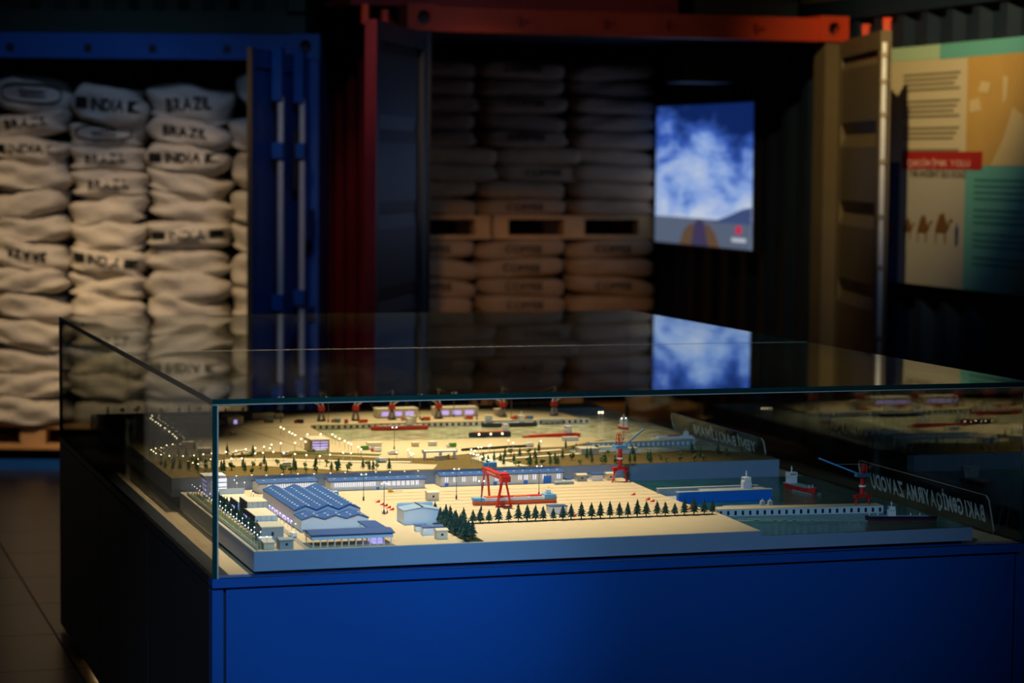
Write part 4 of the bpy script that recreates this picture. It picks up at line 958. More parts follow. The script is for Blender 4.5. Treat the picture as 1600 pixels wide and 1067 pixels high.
def jib_crane(u, v, label, jibdir, leg, colh, frame, name='jib_crane'):
    o = on_case(name, u, v, FZ, label, 'crane')
    lz = leg; s = 0.022
    for sx in (-1, 1):
        for sy in (-1, 1): MB().bar((sx*s+0.008*sy, sy*s*0.8, 0.001), (sx*s*0.72, sy*0.004, lz), 0.0034).build('leg', M_RED, o)
        MB().box(sx*s*0.75-0.005, sx*s*0.75+0.005, -0.010, 0.010, lz-0.003, lz+0.006).build('leg_head', M_RED, o)
    MB().box(-0.023, 0.023, -0.010, 0.010, lz, lz+0.007).build('portal_beam', M_RED, o)
    MB().tube((0, 0, lz+0.008), (0, 0, lz+colh), 0.0065, 10).build('column', M_RED, o)
    z = lz+colh*0.5; MB().tube((0, 0, z), (0, 0, z+0.005), 0.010, 10).build('gallery', M_WHITE, o)
    zt = lz+colh; MB().cbox((0, 0, zt+0.004), 0.040, 0.022, 0.009, math.atan2(jibdir[1], jibdir[0])).build('slewing_deck', M_SKY, o)
    d = Vector((jibdir[0], jibdir[1], 0)).normalized(); nrm = Vector((-d.y, d.x, 0))
    fm = MB(); top = Vector((0, 0, zt+frame)) - d*0.004
    for sg in (-1, 1):
        fm.bar(nrm*(sg*0.007) + d*0.004 + Vector((0, 0, zt+0.007)), top + nrm*sg*0.006 + d*0.003, 0.0019)
        fm.bar(nrm*(sg*0.007) - d*0.010 + Vector((0, 0, zt+0.007)), top + nrm*sg*0.006 - d*0.005, 0.0019)
        for q in range(5):
            t0 = q/5; t1 = (q+1)/5; a = (nrm*(sg*0.007)+d*0.004)*(1-t0)+(nrm*(sg*0.005)+d*-0.001)*t0 + Vector((0, 0, zt+0.007+(frame-0.007)*t0))
            b_ = (nrm*(sg*0.007)-d*0.010)*(1-t1)+(nrm*(sg*0.005)-d*0.009)*t1 + Vector((0, 0, zt+0.007+(frame-0.007)*t1)); fm.bar(a, b_, 0.0011)
    fm.bar(top + nrm*0.007, top - nrm*0.007, 0.003)
    fm.build('lattice_frame', M_RED, o)
    jl = math.hypot(jibdir[0], jibdir[1]); jz = jibdir[2]
    a = d*0.014 + Vector((0, 0, zt+0.008)); b_ = d*(0.014+jl) + Vector((0, 0, zt+0.008+jz))
    jb = MB()
    for sg in (-1, 1): jb.bar(a + nrm*sg*0.0035, b_ + nrm*sg*0.002, 0.0022, 0.0042)
    for q in range(10):
        t = (q+0.5)/10; c = a*(1-t)+b_*t; jb.bar(c + nrm*0.0035, c - nrm*0.0035, 0.0018, 0.0036)
    jb.build('jib', M_SKY if u > 1.6 else M_STEEL, o)
    rp = MB(); rp.bar(top, a*0.4+b_*0.6 + Vector((0, 0, 0.0008)), 0.0006); stuff(rp.build('tie_rope', M_GREY, o))
    return o
jib_crane(1.405, 1.015, 'tall red jib crane with grey blue jib at the back of the yard', (0.065, 0.012, 0.045), 0.036, 0.064, 0.042)
jib_crane(1.885, 0.372, 'red jib crane with long sky blue jib on the pier end', (-0.118, 0.0, 0.046), 0.026, 0.058, 0.034)
for i, (u, v, h, lean) in enumerate([(0.83, 2.46, 0.075, 1), (0.95, 2.45, 0.075, -1), (1.08, 2.45, 0.078, -1), (1.25, 2.45, 0.080, 1), (1.486, 2.45, 0.080, 1), (1.679, 2.45, 0.080, -1)]):
    o = on_case('quay_crane', u, v, RZ+0.0008, f'grey quay crane with red cab on the rear quay, {nth(i)} from the left', 'crane', 'quay cranes on the rear basin', rz=0)
    for sx in (-1, 1):
        for sy in (-1, 1): MB().bar((sx*0.011, sy*0.010, 0), (sx*0.005, sy*0.005, 0.030), 0.0045).build('leg', M_GREY, o)
    MB().box(-0.013, 0.013, -0.012, 0.012, 0.0, 0.004).build('bogie', M_DARK, o)
    MB().tube((0, 0, 0.026), (0, 0, 0.042), 0.005, 8).build('column', M_DARK, o)
    MB().box(-0.011, 0.011, -0.008, 0.008, 0.036, 0.050).build('cab', M_RED, o)
    MB().bar((lean*0.006, 0, 0.046), (-lean*0.004, 0, h+0.025), 0.005).build('mast', M_WHITE, o)
    MB().bar((lean*-0.004, 0, 0.052), (lean*-0.024, 0.0, 0.066), 0.005).build('counter_arm', M_CREAM, o)
    MB().bar((-lean*0.004, 0, h+0.025), (lean*0.03, 0.02, h+0.012), 0.003).build('jib', M_WHITE, o)

# ------------------------------------------------------------------ ships
def hull_mesh(mb, L, B, z0, z1, m=0, bow=0.16, stern=0.05, flare=0.85):
    """a pointed hull, bow towards -x"""
    n = 9; st = []
    for i in range(n+1):
        t = i/n; x = -L/2+L*t
        f = min(1, (t/bow)**0.6 if t < bow else 1); g = 1 if t < 1-stern else 1-0.3*(t-(1-stern))/stern
        st.append((x, B/2*max(0.04, f)*g))
    vs = []; 
    for x, b_ in st: vs += [(x+ (0.06*L*bow if x < -L/2+L*bow else 0), -b_*flare, z0), (x+(0.06*L*bow if x < -L/2+L*bow else 0), b_*flare, z0), (x, b_, z1), (x, -b_, z1)]
    fs = [(0, 3, 2, 1)]
    for i in range(n):
        a = 4*i; c = a+4
        fs += [(a, a+1, c+1, c), (a+1, a+2, c+2, c+1), (a+2, a+3, c+3, c+2), (a+3, a, c, c+3)]
    e = 4*n; fs.append((e, e+1, e+2, e+3)); mb.add(vs, fs, m); return mb
def wheelhouse(o, x, y, z, s, m=M_WHITE, tall=1.0):
    h = MB(); h.box(x-0.010*s, x+0.010*s, y-0.008*s, y+0.008*s, z, z+0.012*s*tall); h.build('bridge_house', m, o)
    h = MB(); h.box(x-0.008*s, x+0.008*s, y-0.010*s, y+0.010*s, z+0.012*s*tall, z+0.019*s*tall); h.build('bridge', m, o)
    h = MB(); h.tube((x, y, z+0.019*s*tall), (x, y, z+0.030*s*tall), 0.0012*s, 6); h.bar((x-0.004*s, y, z+0.025*s*tall), (x+0.004*s, y, z+0.025*s*tall), 0.001*s); h.build('mast', m, o)
    h = MB()
    for k in (-1, 0, 1): h.box(x-0.0083*s, x+0.0083*s, y+k*0.005*s-0.0015*s, y+k*0.005*s+0.0015*s, z+0.0145*s*tall, z+0.017*s*tall)
    stuff(h.build('window_strips', M_DKHULL, o))
ys = on_case('model_ship', 0.962, 0.655, FZ, 'long cargo ship with orange red bottom and sky blue sides standing on the yard', 'model ship', rz=0.02)
hull_mesh(MB(), 0.244, 0.030, 0.0, 0.010).build('lower_hull', M_ORNG, ys); hull_mesh(MB(), 0.246, 0.031, 0.010, 0.017).build('upper_hull', M_SKY, ys)
MB().box(-0.088, 0.085, -0.0158, 0.0158, 0.012, 0.020).build('side_rail', M_PALEBLUE, ys)
for k in range(4): MB().box(-0.085+k*0.042, -0.047+k*0.042, -0.011, 0.011, 0.019, 0.023).build('hatch', M_ORNG if k % 2 == 0 else M_RED, ys)
MB().box(0.085, 0.119, -0.0155, 0.0155, 0.016, 0.024).build('poop', M_SKY, ys); wheelhouse(ys, 0.100, 0, 0.024, 0.7)
MB().box(-0.120, -0.090, -0.0125, 0.0125, 0.016, 0.020).build('forecastle', M_SKY, ys)
fd = on_case('floating_dock', 1.585, 0.700, FWZ, 'floating dock with bright blue near wall and grey far wall', 'dock', rz=0.01)
MB().box(-0.15, 0.15, -0.055, 0.045, -0.001, 0.006).build('pontoon', M_GREY, fd)
MB().box(-0.143, 0.143, -0.066, -0.048, 0.0, 0.030).build('near_wall', M_BLUE, fd); MB().box(-0.146, 0.146, -0.067, -0.047, 0.030, 0.032).build('near_deck', M_GREY, fd)
MB().box(-0.16, 0.15, 0.045, 0.060, 0.0, 0.026).build('far_wall', M_STEEL, fd); MB().box(-0.162, 0.152, 0.044, 0.061, 0.026, 0.028).build('far_deck', M_GREY, fd)
sd = on_case('model_ship', 1.62, 0.695, FWZ+0.006, 'white ship with tall bridge lying inside the floating dock', 'model ship')
hull_mesh(MB(), 0.24, 0.040, 0.0, 0.020).build('hull', M_DKHULL, sd); MB().box(-0.09, 0.11, -0.017, 0.017, 0.020, 0.022).build('deck', M_GREY, sd); wheelhouse(sd, 0.055, 0, 0.022, 1.25, tall=1.35)
def wake(o, L, B, x0):
    w_ = MB(); n = 14; rnd2 = random.Random(3)
    for s in (-1, 1):
        for i in range(n):
            x = x0+L*i/n; wd = 0.0012+0.0014*rnd2.random(); y = s*(B*0.4+0.004*(i/n)) + rnd2.uniform(-0.0015, 0.0015)
            w_.box(x, x+L/n*rnd2.uniform(0.5, 1.0), y-wd, y+wd, 0.0, 0.0008)
    stuff(w_.build('wake_foam', mat('wake_foam', (0.34, 0.44, 0.46), 0.6), o))
tn = on_case('model_ship', 1.915, 0.190, FWZ, 'dark hulled tanker with white bridge and foamy wake in the front right water', 'model ship', rz=math.pi-0.25)
hull_mesh(MB(), 0.195, 0.026, -0.001, 0.004).build('lower_hull', mat('model_maroon', (0.20, 0.02, 0.03), 0.5), tn); hull_mesh(MB(), 0.197, 0.028, 0.004, 0.012).build('hull', M_DKHULL, tn)
MB().box(-0.07, 0.09, -0.008, 0.008, 0.012, 0.0135).build('deck', M_STEEL, tn); wheelhouse(tn, 0.028, 0, 0.0125, 1.05, tall=1.25)
for x in (-0.05, -0.025, 0.065, 0.088): MB().tube((x, 0, 0.012), (x, 0, 0.020), 0.0018, 6).build('deck_post', M_WHITE, tn)
wake(tn, 0.36, 0.026, 0.095)
sm = on_case('model_ship', 1.586, 0.478, FWZ, 'low dark barge with two white deckhouses moored behind the pier', 'model ship', rz=-0.03)
hull_mesh(MB(), 0.17, 0.030, -0.001, 0.010).build('hull', M_DKHULL, sm); MB().box(-0.07, 0.075, -0.012, 0.012, 0.010, 0.0115).build('deck', M_GREY, sm)
wheelhouse(sm, 0.045, 0, 0.0115, 0.62); wheelhouse(sm, 0.068, 0, 0.0115, 0.62)
gs = on_case('model_ship', 1.895, 0.80, FWZ, 'ship with red bow and white bridge heading towards the front', 'model ship', rz=math.pi/2+0.12)
hull_mesh(MB(), 0.16, 0.040, -0.001, 0.014).build('hull', M_RED, gs); MB().box(-0.05, 0.075, -0.017, 0.017, 0.014, 0.016).build('deck', M_STEEL, gs); wheelhouse(gs, 0.055, 0, 0.0155, 1.4, tall=1.2)
for y in (-0.006, 0.006): MB().tube((-0.055, y, 0.014), (-0.055, y, 0.024), 0.0012, 6).build('bow_mast', M_WHITE, gs)
wake(gs, 0.10, 0.04, -0.085)
# rear basin ships
def rship(name_l, u, v, L, B, m1, h, rz, house, deck=M_CREAM, lights=0):
    o = on_case('model_ship', u, v, RWZ, name_l, 'model ship', rz=rz)
    hull_mesh(MB(), L, B, -0.001, h).build('hull', m1, o); MB().box(-L*0.36, L*0.42, -B*0.36, B*0.36, h, h+0.002).build('deck', deck, o)
    if house is not None: wheelhouse(o, house*L/2, 0, h+0.001, 1.1, tall=1.2)
    for k in range(lights): MB().ball((-L*0.28+k*L*0.28, -B/2-0.001, h*0.7), 0.0032, 6, 4).build('lamp', M_GLOBE, o)
    return o
rship('long dark red ship moored at the rear quay', 1.042, 2.205, 0.20, 0.030, M_RED, 0.013, 0.0, 0.35, M_GREY)
rship('navy ship with pale bridge moored at the rear quay on the right', 1.435, 2.212, 0.20, 0.030, M_DKHULL, 0.013, 0.0, 0.45, M_GREY)
rship('black hulled ship with orange deck and three lamps in the rear basin', 1.280, 1.935, 0.145, 0.028, M_DKHULL, 0.016, 0.03, 0.78, M_ORNG, 3)
rship('long bright red ship with white bridge by the near basin shore', 1.465, 1.845, 0.22, 0.026, M_RED, 0.013, 0.22, 0.6, M_RED)
rship('small red boat with white bridge at the right of the rear harbour', 1.80, 2.06, 0.07, 0.026, M_RED, 0.009, math.pi/2, -0.05, M_WHITE)
fy = on_case('model_ferry', 1.795, 1.605, RWZ, 'large white ferry moored behind the ferry pier', 'model ship')
hull_mesh(MB(), 0.17, 0.034, -0.001, 0.014).build('hull', M_WHITE, fy); MB().box(-0.062, 0.08, -0.014, 0.014, 0.014, 0.021).build('lower_deck', M_WHITE, fy); MB().box(-0.045, 0.075, -0.012, 0.012, 0.021, 0.027).build('upper_deck', M_WHITE, fy)
MB().box(-0.01, 0.03, -0.009, 0.009, 0.027, 0.029).build('red_deck', M_RED, fy); wheelhouse(fy, 0.055, 0, 0.027, 0.75)
# ------------------------------------------------------------------ rear buildings
def rbld(px0, px1, py, d, h, label, wall=M_WHITE, roof=M_CREAM, lit=0, z=RZ+0.0008, name='model_warehouse'):
    u0, v0 = at(px0, py, z); u1, v1 = at(px1, py, z); v = (v0+v1)/2; w_ = u1-u0
    o = on_case(name, (u0+u1)/2, v+d/2, z, label, 'model building', 'port buildings')
    MB().box(-w_/2, w_/2, -d/2, d/2, 0, h).build('walls', wall, o); MB().box(-w_/2-0.002, w_/2+0.002, -d/2-0.002, d/2+0.002, h, h+0.003).build('roof', roof, o)
    for k in range(lit):
        x = -w_/2+w_*(k+0.7)/(lit+0.4); MB().box(x-w_*0.10, x+w_*0.10, -d/2-0.001, -d/2, h*0.25, h*0.75).build('lit_window', M_VIOLET, o)
    return o
rbld(588, 655, 653, 0.06, 0.030, 'left violet windowed warehouse behind the rear quay', lit=3); rbld(679, 749, 651, 0.06, 0.030, 'right violet windowed warehouse behind the rear quay', lit=3)
rbld(394, 429, 655, 0.04, 0.018, 'long white shed at the back of the port yard'); rbld(430, 443, 654, 0.03, 0.012, 'small white shed next to the long back shed')
rbld(355, 381, 665, 0.10, 0.026, 'tall white gatehouse shed at the left of the port yard', lit=1); rbld(341, 354, 664, 0.05, 0.014, 'low white shed left of the gatehouse shed')
rbld(361, 370, 680, 0.02, 0.012, 'lone white cube hut on the port yard'); rbld(357, 376, 658, 0.03, 0.012, 'white hut behind the gatehouse shed')
rbld(287, 306, 660, 0.03, 0.012, 'white long hut at the far left of the port'); rbld(286, 305, 702, 0.03, 0.020, 'cream hut beside the lamp row at the left of the port', M_CREAM); rbld(311, 330, 709, 0.03, 0.014, 'cream hut by the left road of the port', M_CREAM)
rbld(575, 597, 701, 0.03, 0.016, 'white block hut by the basin shore'); rbld(645, 655, 698, 0.02, 0.011, 'small cream hut near the middle basin shore', M_CREAM); rbld(671, 683, 697, 0.02, 0.011, 'small lilac hut near the middle basin shore', M_PALEBLUE)
rbld(775, 789, 650, 0.03, 0.022, 'beige shed behind the fifth quay crane', M_CREAM); rbld(760, 770, 664, 0.02, 0.030, 'pale blue tower block on the rear quay beside the navy ship', M_PALEBLUE); rbld(811, 818, 663, 0.015, 0.028, 'grey tower block on the rear quay at the right', M_GREY)
rbld(641, 651, 665, 0.015, 0.030, 'white tower block on the rear quay beside the red ship'); rbld(846, 880, 660, 0.03, 0.008, 'low grey platform under the last quay crane', M_GREY, M_GREY)
rbld(908, 937, 710, 0.06, 0.016, 'cream terminal hall at the shore of the ferry harbour', M_CREAM); rbld(968, 998, 709, 0.03, 0.015, 'white glazed terminal hall left of the ferry', M_WHITE); rbld(936, 967, 704, 0.03, 0.009, 'low white link hall between the terminal halls', M_PALEBLUE)
rbld(880, 905, 689, 0.02, 0.010, 'white shed on the land finger beside the bright red ship')
po_ = on_case('model_office', 0.627, 1.640, RZ, 'port office with violet lit floors on a green lawn', 'model building')
MB().box(-0.029, 0.029, -0.05, 0.05, 0, 0.038).build('walls', M_CREAM, po_); MB().box(-0.031, 0.031, -0.052, 0.052, 0.038, 0.041).build('roof', M_CREAM, po_); MB().box(-0.018, 0.018, -0.062, -0.05, 0, 0.010).build('porch', M_WHITE, po_)
for r in range(3):
    for c in range(2): MB().box(-0.025+c*0.026, -0.002+c*0.026, -0.0512, -0.0498, 0.013+r*0.0085, 0.018+r*0.0085).build('lit_window', M_VIOLET, po_)
pv = on_case('model_pavilion', 0.375, 1.555, RZ, 'white curved roof pavilion on the lawn by the left road', 'model building')
wl = MB(); wl.yprism([(-0.032, 0.012), (-0.016, 0.018), (0.004, 0.020), (0.024, 0.015), (0.034, 0.009), (0.034, 0.0075), (0.004, 0.018), (-0.032, 0.010)][::-1], -0.014, 0.014); wl.build('roof', M_CREAM, pv)
for x in (-0.028, 0.0, 0.030): MB().box(x-0.0012, x+0.0012, -0.012, 0.012, 0, 0.012 if x < 0.02 else 0.010).build('pier', M_WHITE, pv)
fl_ = on_case('model_big_tent', 0.262, 2.16, RZ, 'white arched hall at the far left edge of the port', 'model building')
pr = [(-0.05, 0.0)] + [(0.05*math.cos(math.pi-t*math.pi/8), 0.006+0.014*math.sin(t*math.pi/8)) for t in range(9)] + [(0.05, 0.0)]
MB().yprism(pr[::-1], -0.03, 0.03).build('arched_roof', M_WHITE, fl_)
vd = on_case('model_viaduct', 0.945, 1.345, RZ, 'white viaduct on square piers over the brown turf oval', 'bridge')
MB().box(-0.055, 0.050, -0.010, 0.010, 0.022, 0.027).build('deck', M_WHITE, vd)
for x in (-0.050, 0.0, 0.044): MB().box(x-0.003, x+0.003, -0.006, 0.006, 0, 0.022).build('pier', M_WHITE, vd)
for x in (-0.056, 0.050): MB().box(x-0.001, x+0.001, -0.010, 0.010, 0.020, 0.031).build('end_post', M_WHITE, vd)
rt = on_case('curved_ramp_wall', 0.918, 1.315, RZ, 'curved cream ramp wall under the left end of the viaduct', 'wall')
cw = MB()
for i in range(10):
    t0, t1 = i/10*1.4, (i+1)/10*1.4; f0, f1 = (0.06*math.sin(t0), 0.06*(1-math.cos(t0))), (0.06*math.sin(t1), 0.06*(1-math.cos(t1)))
    cw.bar((f0[0], f0[1], 0.007), (f1[0], f1[1], 0.007), 0.004, 0.014)
cw.build('wall', M_CREAM, rt)
# ------------------------------------------------------------------ vehicles
def truck(px_, py_, z, label, cab, box_, rz=0.0, L=0.034, w_=0.011):
    u, v = at(px_, py_, z); o = on_case('model_truck', u, v, z, label, 'vehicle', 'model vehicles', rz)
    MB().box(-L/2, -L/2+L*0.24, -w_/2, w_/2, 0.0012, 0.010).build('cab', cab, o); MB().box(-L/2+L*0.27, L/2, -w_/2, w_/2, 0.003, 0.013).build('cargo_box', box_, o)
    MB().box(-L/2+L*0.2, L/2, -w_*0.4, w_*0.4, 0.0012, 0.0032).build('chassis', M_DARK, o)
    ws_ = MB()
    for x in (-L*0.38, L*0.10, L*0.36): ws_.tube((x, -w_/2-0.0004, 0.0016), (x, w_/2+0.0004, 0.0016), 0.0016, 8)
    stuff(ws_.build('wheels', M_DARK, o)); return o
truck(457, 839, FZ, 'white bus with dark windows on the road left of the workshop', M_WHITE, M_WHITE, -1.45, 0.036)
for x, y, lb, c1, c2, r_ in [(596, 722, 'blue cabbed truck with white box on the middle road', M_SKY, M_WHITE, 0.1), (448, 712.5, 'white van with yellow nose on the left road', M_YEL, M_WHITE, 3.1), (446, 729, 'white truck among the trees of the front slope', M_WHITE, M_WHITE, 0.0),
                             (705, 698.5, 'white truck with green box near the middle shore', M_WHITE, mat('model_green', (0.05, 0.30, 0.05), 0.5), 0.1), (572, 703, 'white truck with green box by the white block hut', M_WHITE, mat('model_green', (0.05, 0.30, 0.05), 0.5), 3.1),
                             (588, 705.5, 'white truck with red cab by the white block hut', M_RED, M_WHITE, -0.3), (614, 710, 'white tanker truck on the middle yard', M_WHITE, M_WHITE, 0.2), (420, 660, 'red truck at the back of the port yard', M_RED, M_STEEL, -0.4),
                             (467, 661, 'dark red truck on the left of the rear quay', M_RED, M_DARK, -0.5), (525, 660, 'orange truck between the first two quay cranes', M_ORNG, M_STEEL, -0.4), (567, 661, 'flat orange truck beside the left warehouse', M_ORNG, M_ORNG, 0.1),
                             (634, 657, 'orange truck in front of the left warehouse', M_ORNG, M_CREAM, -0.4), (665, 657, 'olive truck between the two warehouses', M_BUSH, M_ORNG, 0.0), (732, 655, 'brown truck before the right warehouse', M_CREAM, M_ORNG, -0.4),
                             (806, 655, 'orange truck right of the fifth quay crane', M_ORNG, M_ORNG, 0.2), (826, 655, 'blue and orange truck left of the last quay crane', M_ORNG, M_SKY, 0.1), (541, 661, 'small red car on the rear quay', M_RED, M_RED, 1.5),
                             (826, 698, 'long white bus on the shore road above the right slope', M_WHITE, M_WHITE, 0.1)]:
    truck(x, y, RZ+0.0016, lb, c1, c2, r_, 0.032 if 'car' not in lb else 0.014)
# ------------------------------------------------------------------ trees
def conifer_mesh(seed, h, r, m, tiers=7, n=8):
    """ragged model spruce: tiers of drooping branch tips round a bare trunk foot"""
    rd_ = random.Random(seed); mb = MB(); mb.tube((0, 0, 0), (0, 0, h*0.30), r*0.09, 5, m=1)
    for k in range(tiers):
        t = k/(tiers-1); z0 = h*(0.13+0.70*t); rr = r*(1-0.86*t**1.25)*(0.82 if k == 0 else 1.0); zt = min(h, z0+h*0.21)
        vs = [(0, 0, zt)]; off = rd_.uniform(0, 6)
        for i in range(n*2):
            a = off+math.pi*i/n+rd_.uniform(-.12, .12); tip = i % 2 == 0
            q = rr*(rd_.uniform(0.82, 1.2) if tip else rd_.uniform(0.38, 0.6))
            vs.append((q*math.cos(a), q*math.sin(a), z0+(rd_.uniform(-.035, .03)*h if tip else h*rd_.uniform(0.04, 0.08))))
        vs.append((0, 0, z0+h*0.05)); l = len(vs)-1
        fs = []
        for i in range(n*2): j = 1+(i+1) % (n*2); fs += [(0, 1+i, j), (l, j, 1+i)]
        mb.add(vs, fs)
    return mb.mesh('tree', [m, M_TRUNK])
def bush_mesh(seed, h, r):
    rd_ = random.Random(seed); mb = MB(); mb.tube((0, 0, 0), (0, 0, h*0.45), r*0.10, 5, m=1)
    for k in range(7):
        c = (rd_.uniform(-.5, .5)*r, rd_.uniform(-.5, .5)*r, h*rd_.uniform(0.45, 0.85)); mb.ball(c, r*rd_.uniform(0.38, 0.58), 6, 4, sz=0.8)
    o = len(mb.v); mb.v = [(x+rd_.uniform(-.06, .06)*r, y+rd_.uniform(-.06, .06)*r, max(0, z+rd_.uniform(-.05, .05)*r)) for x, y, z in mb.v]
    return mb.mesh('tree', [M_BUSH, M_TRUNK])
CONA = [conifer_mesh(i, 0.056, 0.0200, M_CONIFER) for i in range(5)]
CONB = [conifer_mesh(20+i, 0.038, 0.0095, M_CONIFER2, 6, 7) for i in range(5)]
BUS = [bush_mesh(40+i, 0.030, 0.0125) for i in range(4)]
def tree(me, u, v, z, label, group, s=1.0):
    o = tag(link('model_tree', me), label, 'model tree', group); o.location = W(u, v, z); o.rotation_euler = (0, 0, rnd.uniform(0, 6.28)); o.scale = (s*rnd.uniform(.92, 1.08), s*rnd.uniform(.92, 1.08), s*rnd.uniform(.86, 1.10)); return o
rowx = [709, 723, 738, 749, 763, 778, 794, 809, 823, 836, 848, 864, 879, 892, 908, 924, 938, 953, 968, 981, 996, 1010, 1027, 1040, 1055, 1070, 1085, 1101, 1114]
for i, x in enumerate(rowx):
    u, v = at(x, 818.5-(x-709)*0.0355, FZ); tree(CONA[rnd.randrange(5)], u, 0.333, FZ+0.002, f'dark green conifer, {nth(i)} from the left in the straight front row', 'straight conifer row', rnd.uniform(.70, .86))
for i in range(8):
    t = i/7
    for j in range(2):
        if i == 0 and j == 1: continue
        tree(CONA[rnd.randrange(5)], 0.676-0.020*t+(0.016 if j else -0.010)+rnd.uniform(-.003, .003), 0.405-0.345*t+0.02*j, FZ+0.002, f'dark conifer beside the white shed, {nth(i)} from the back in the {"right" if j else "left"} file', 'double conifer row', rnd.uniform(.76, .90))
for i in range(15):
    t = i/14; tree(CONA[rnd.randrange(5)], 0.163-0.006*t, 0.80-0.60*t, FZ+0.0005, f'dark conifer, {nth(i)} from the back in the row before the charcoal office walls', 'office conifer row', rnd.uniform(.62, .8))
fslope = [(346, 737), (350, 739), (380, 733), (383, 738), (413, 727), (416, 738), (459, 735), (462, 737), (492, 735), (494, 728), (518, 736), (529, 734), (531, 740), (567, 733), (579, 737), (587, 738), (610, 736), (332, 735)]
for i, (x, y) in enumerate(sorted(fslope)): u, v = at(x, y, RZ); tree(CONB[rnd.randrange(5)], u, max(v, 1.125), RZ, f'small green conifer on the brown slope above the halls, {nth(i)} conifer from the left', 'front slope conifers', rnd.uniform(.9, 1.15))
for i, (x, y) in enumerate(sorted([(362, 735), (395, 732), (394, 742), (408, 732), (434, 727), (443, 738), (460, 743), (476, 733), (483, 742), (501, 742), (510, 729), (527, 732), (546, 733), (548, 740), (589, 734), (574, 729)])):
    u, v = at(x, y, RZ); tree(BUS[rnd.randrange(4)], u, max(v, 1.125), RZ, f'small round light green bush on the slope above the halls, {nth(i)} bush from the left', 'front slope bushes', rnd.uniform(.65, .9))
rc_, rbsh = [], []
rnd3 = random.Random(21)
for x, y in [(763, 729), (772, 722), (787, 728), (789, 715), (803, 722), (812, 714), (836, 717), (838, 732), (842, 707), (838, 728), (867, 721), (872, 727), (879, 717), (884, 702), (900, 706), (917, 717), (923, 714), (925, 724), (947, 725), (988, 711), (994, 724), (997, 728), (1012, 719), (1021, 724), (1081, 708), (1094, 715), (1122, 709), (832, 730), (864, 729), (876, 730), (1015, 722), (963, 725), (755, 722), (768, 733), (782, 722)]:
    rc_.append((x, y))
for x, y in [(798, 712), (806, 728), (825, 724), (826, 710), (816, 731), (848, 728), (858, 714), (896, 705), (903, 707), (893, 719), (910, 727), (932, 706), (941, 719), (953, 729), (970, 724), (1032, 718), (1063, 714), (1042, 722), (1068, 723), (1135, 712), (1158, 708), (1105, 722), (1090, 722), (985, 732), (950, 711)]:
    rbsh.append((x, y))
for i, (x, y) in enumerate(sorted(rc_)): u, v = at(x, y, RZ); tree(CONB[rnd.randrange(5)], u, max(v, 1.125), RZ, f'small green conifer on the right brown slope, {nth(i)} conifer there from the left', 'right slope conifers', rnd.uniform(.85, 1.1))
for i, (x, y) in enumerate(sorted(rbsh)): u, v = at(x, y, RZ); tree(BUS[rnd.randrange(4)], u, max(v, 1.125), RZ, f'small round bush on the right brown slope, {nth(i)} bush there from the left', 'right slope bushes', rnd.uniform(.6, .8))
for i, (x, y) in enumerate(sorted([(232, 681), (216, 684), (213, 688), (205, 676), (219, 680), (228, 676), (240, 700), (252, 716), (255, 733), (243, 728), (264, 718), (270, 735), (279, 718), (281, 735), (300, 722), (306, 728), (313, 720), (322, 735), (264, 705), (283, 700), (291, 716), (304, 705), (236, 716), (174, 669), (182, 672), (190, 680), (178, 675), (308, 738), (355, 713), (395, 713), (295, 735), (272, 726)])):
    u, v = at(x, y, RZ); tree(CONB[rnd.randrange(5)], max(u, RU0+0.015), max(v, 1.125), RZ, f'small dark conifer on the left turf of the rear slab, {nth(i)} from the left', 'left turf conifers', rnd.uniform(.85, 1.2))
for i in range(34):
    u = 0.14+i*0.047; tree((BUS if i % 3 else CONB)[rnd.randrange(4)], u+rnd.uniform(-.012, .012), rnd.uniform(2.76, 2.83), RZ, f'small tree in the far edge belt of the port, {nth(i)} from the left', 'far edge trees', rnd.uniform(.7, 1.1))
hd = on_case('model_hedge', 0, 0, RZ, 'dark green hedge strip along the shore road above the right slope', 'hedge')
hm = MB(); pts = [at(x, y, RZ) for x, y in [(722, 705), (745, 703), (770, 702), (795, 700), (822, 699)]]
for a, b_ in zip(pts, pts[1:]): hm.bar((a[0], a[1], 0.004), (b_[0], b_[1], 0.004), 0.010, 0.008)
hm.build('foliage', M_HEDGE, hd)
# ------------------------------------------------------------------ lamps and masts
def lamp_mesh(h, r, gm, pr=0.0008):
    mb = MB(); mb.tube((0, 0, 0), (0, 0, h), pr, 5); mb.ball((0, 0, h), r, 6, 4, m=1); return mb.mesh('street_lamp', [M_POLE, gm])
LMP = lamp_mesh(0.030, 0.0025, M_GLOBE); LMW = lamp_mesh(0.030, 0.0014, M_GLOBEW, 0.0009)
def lamp(px_, py_, z, h, label, group, me=LMP):
    u, v = at(px_, py_, z+h); u = min(max(u, RU0+0.004), RU1-0.004)
    o = tag(link('street_lamp', me), label, 'street lamp', group); o.location = W(u, v, z); o.scale = (1, 1, h/0.030); return o
def z8(l): return [(200+x*0.1406, 620+y*0.1406) for x, y in l]
def z3(l): return [(330+x*0.1875, 600+y*0.1875) for x, y in l]
def z4(l): return [(560+x*0.1875, 600+y*0.1875) for x, y in l]
left_chain = z8([(253, 237), (268, 210), (275, 258), (310, 280), (338, 298), (363, 318), (410, 347), (457, 385), (497, 415), (523, 438), (542, 460), (497, 527), (430, 538), (370, 565), (308, 572)])
for i, (x, y) in enumerate(left_chain): lamp(x, y, RZ, 0.024, f'tiny lit street lamp, {nth(i)} from the far end of the curving left chain', 'left chain lamps')
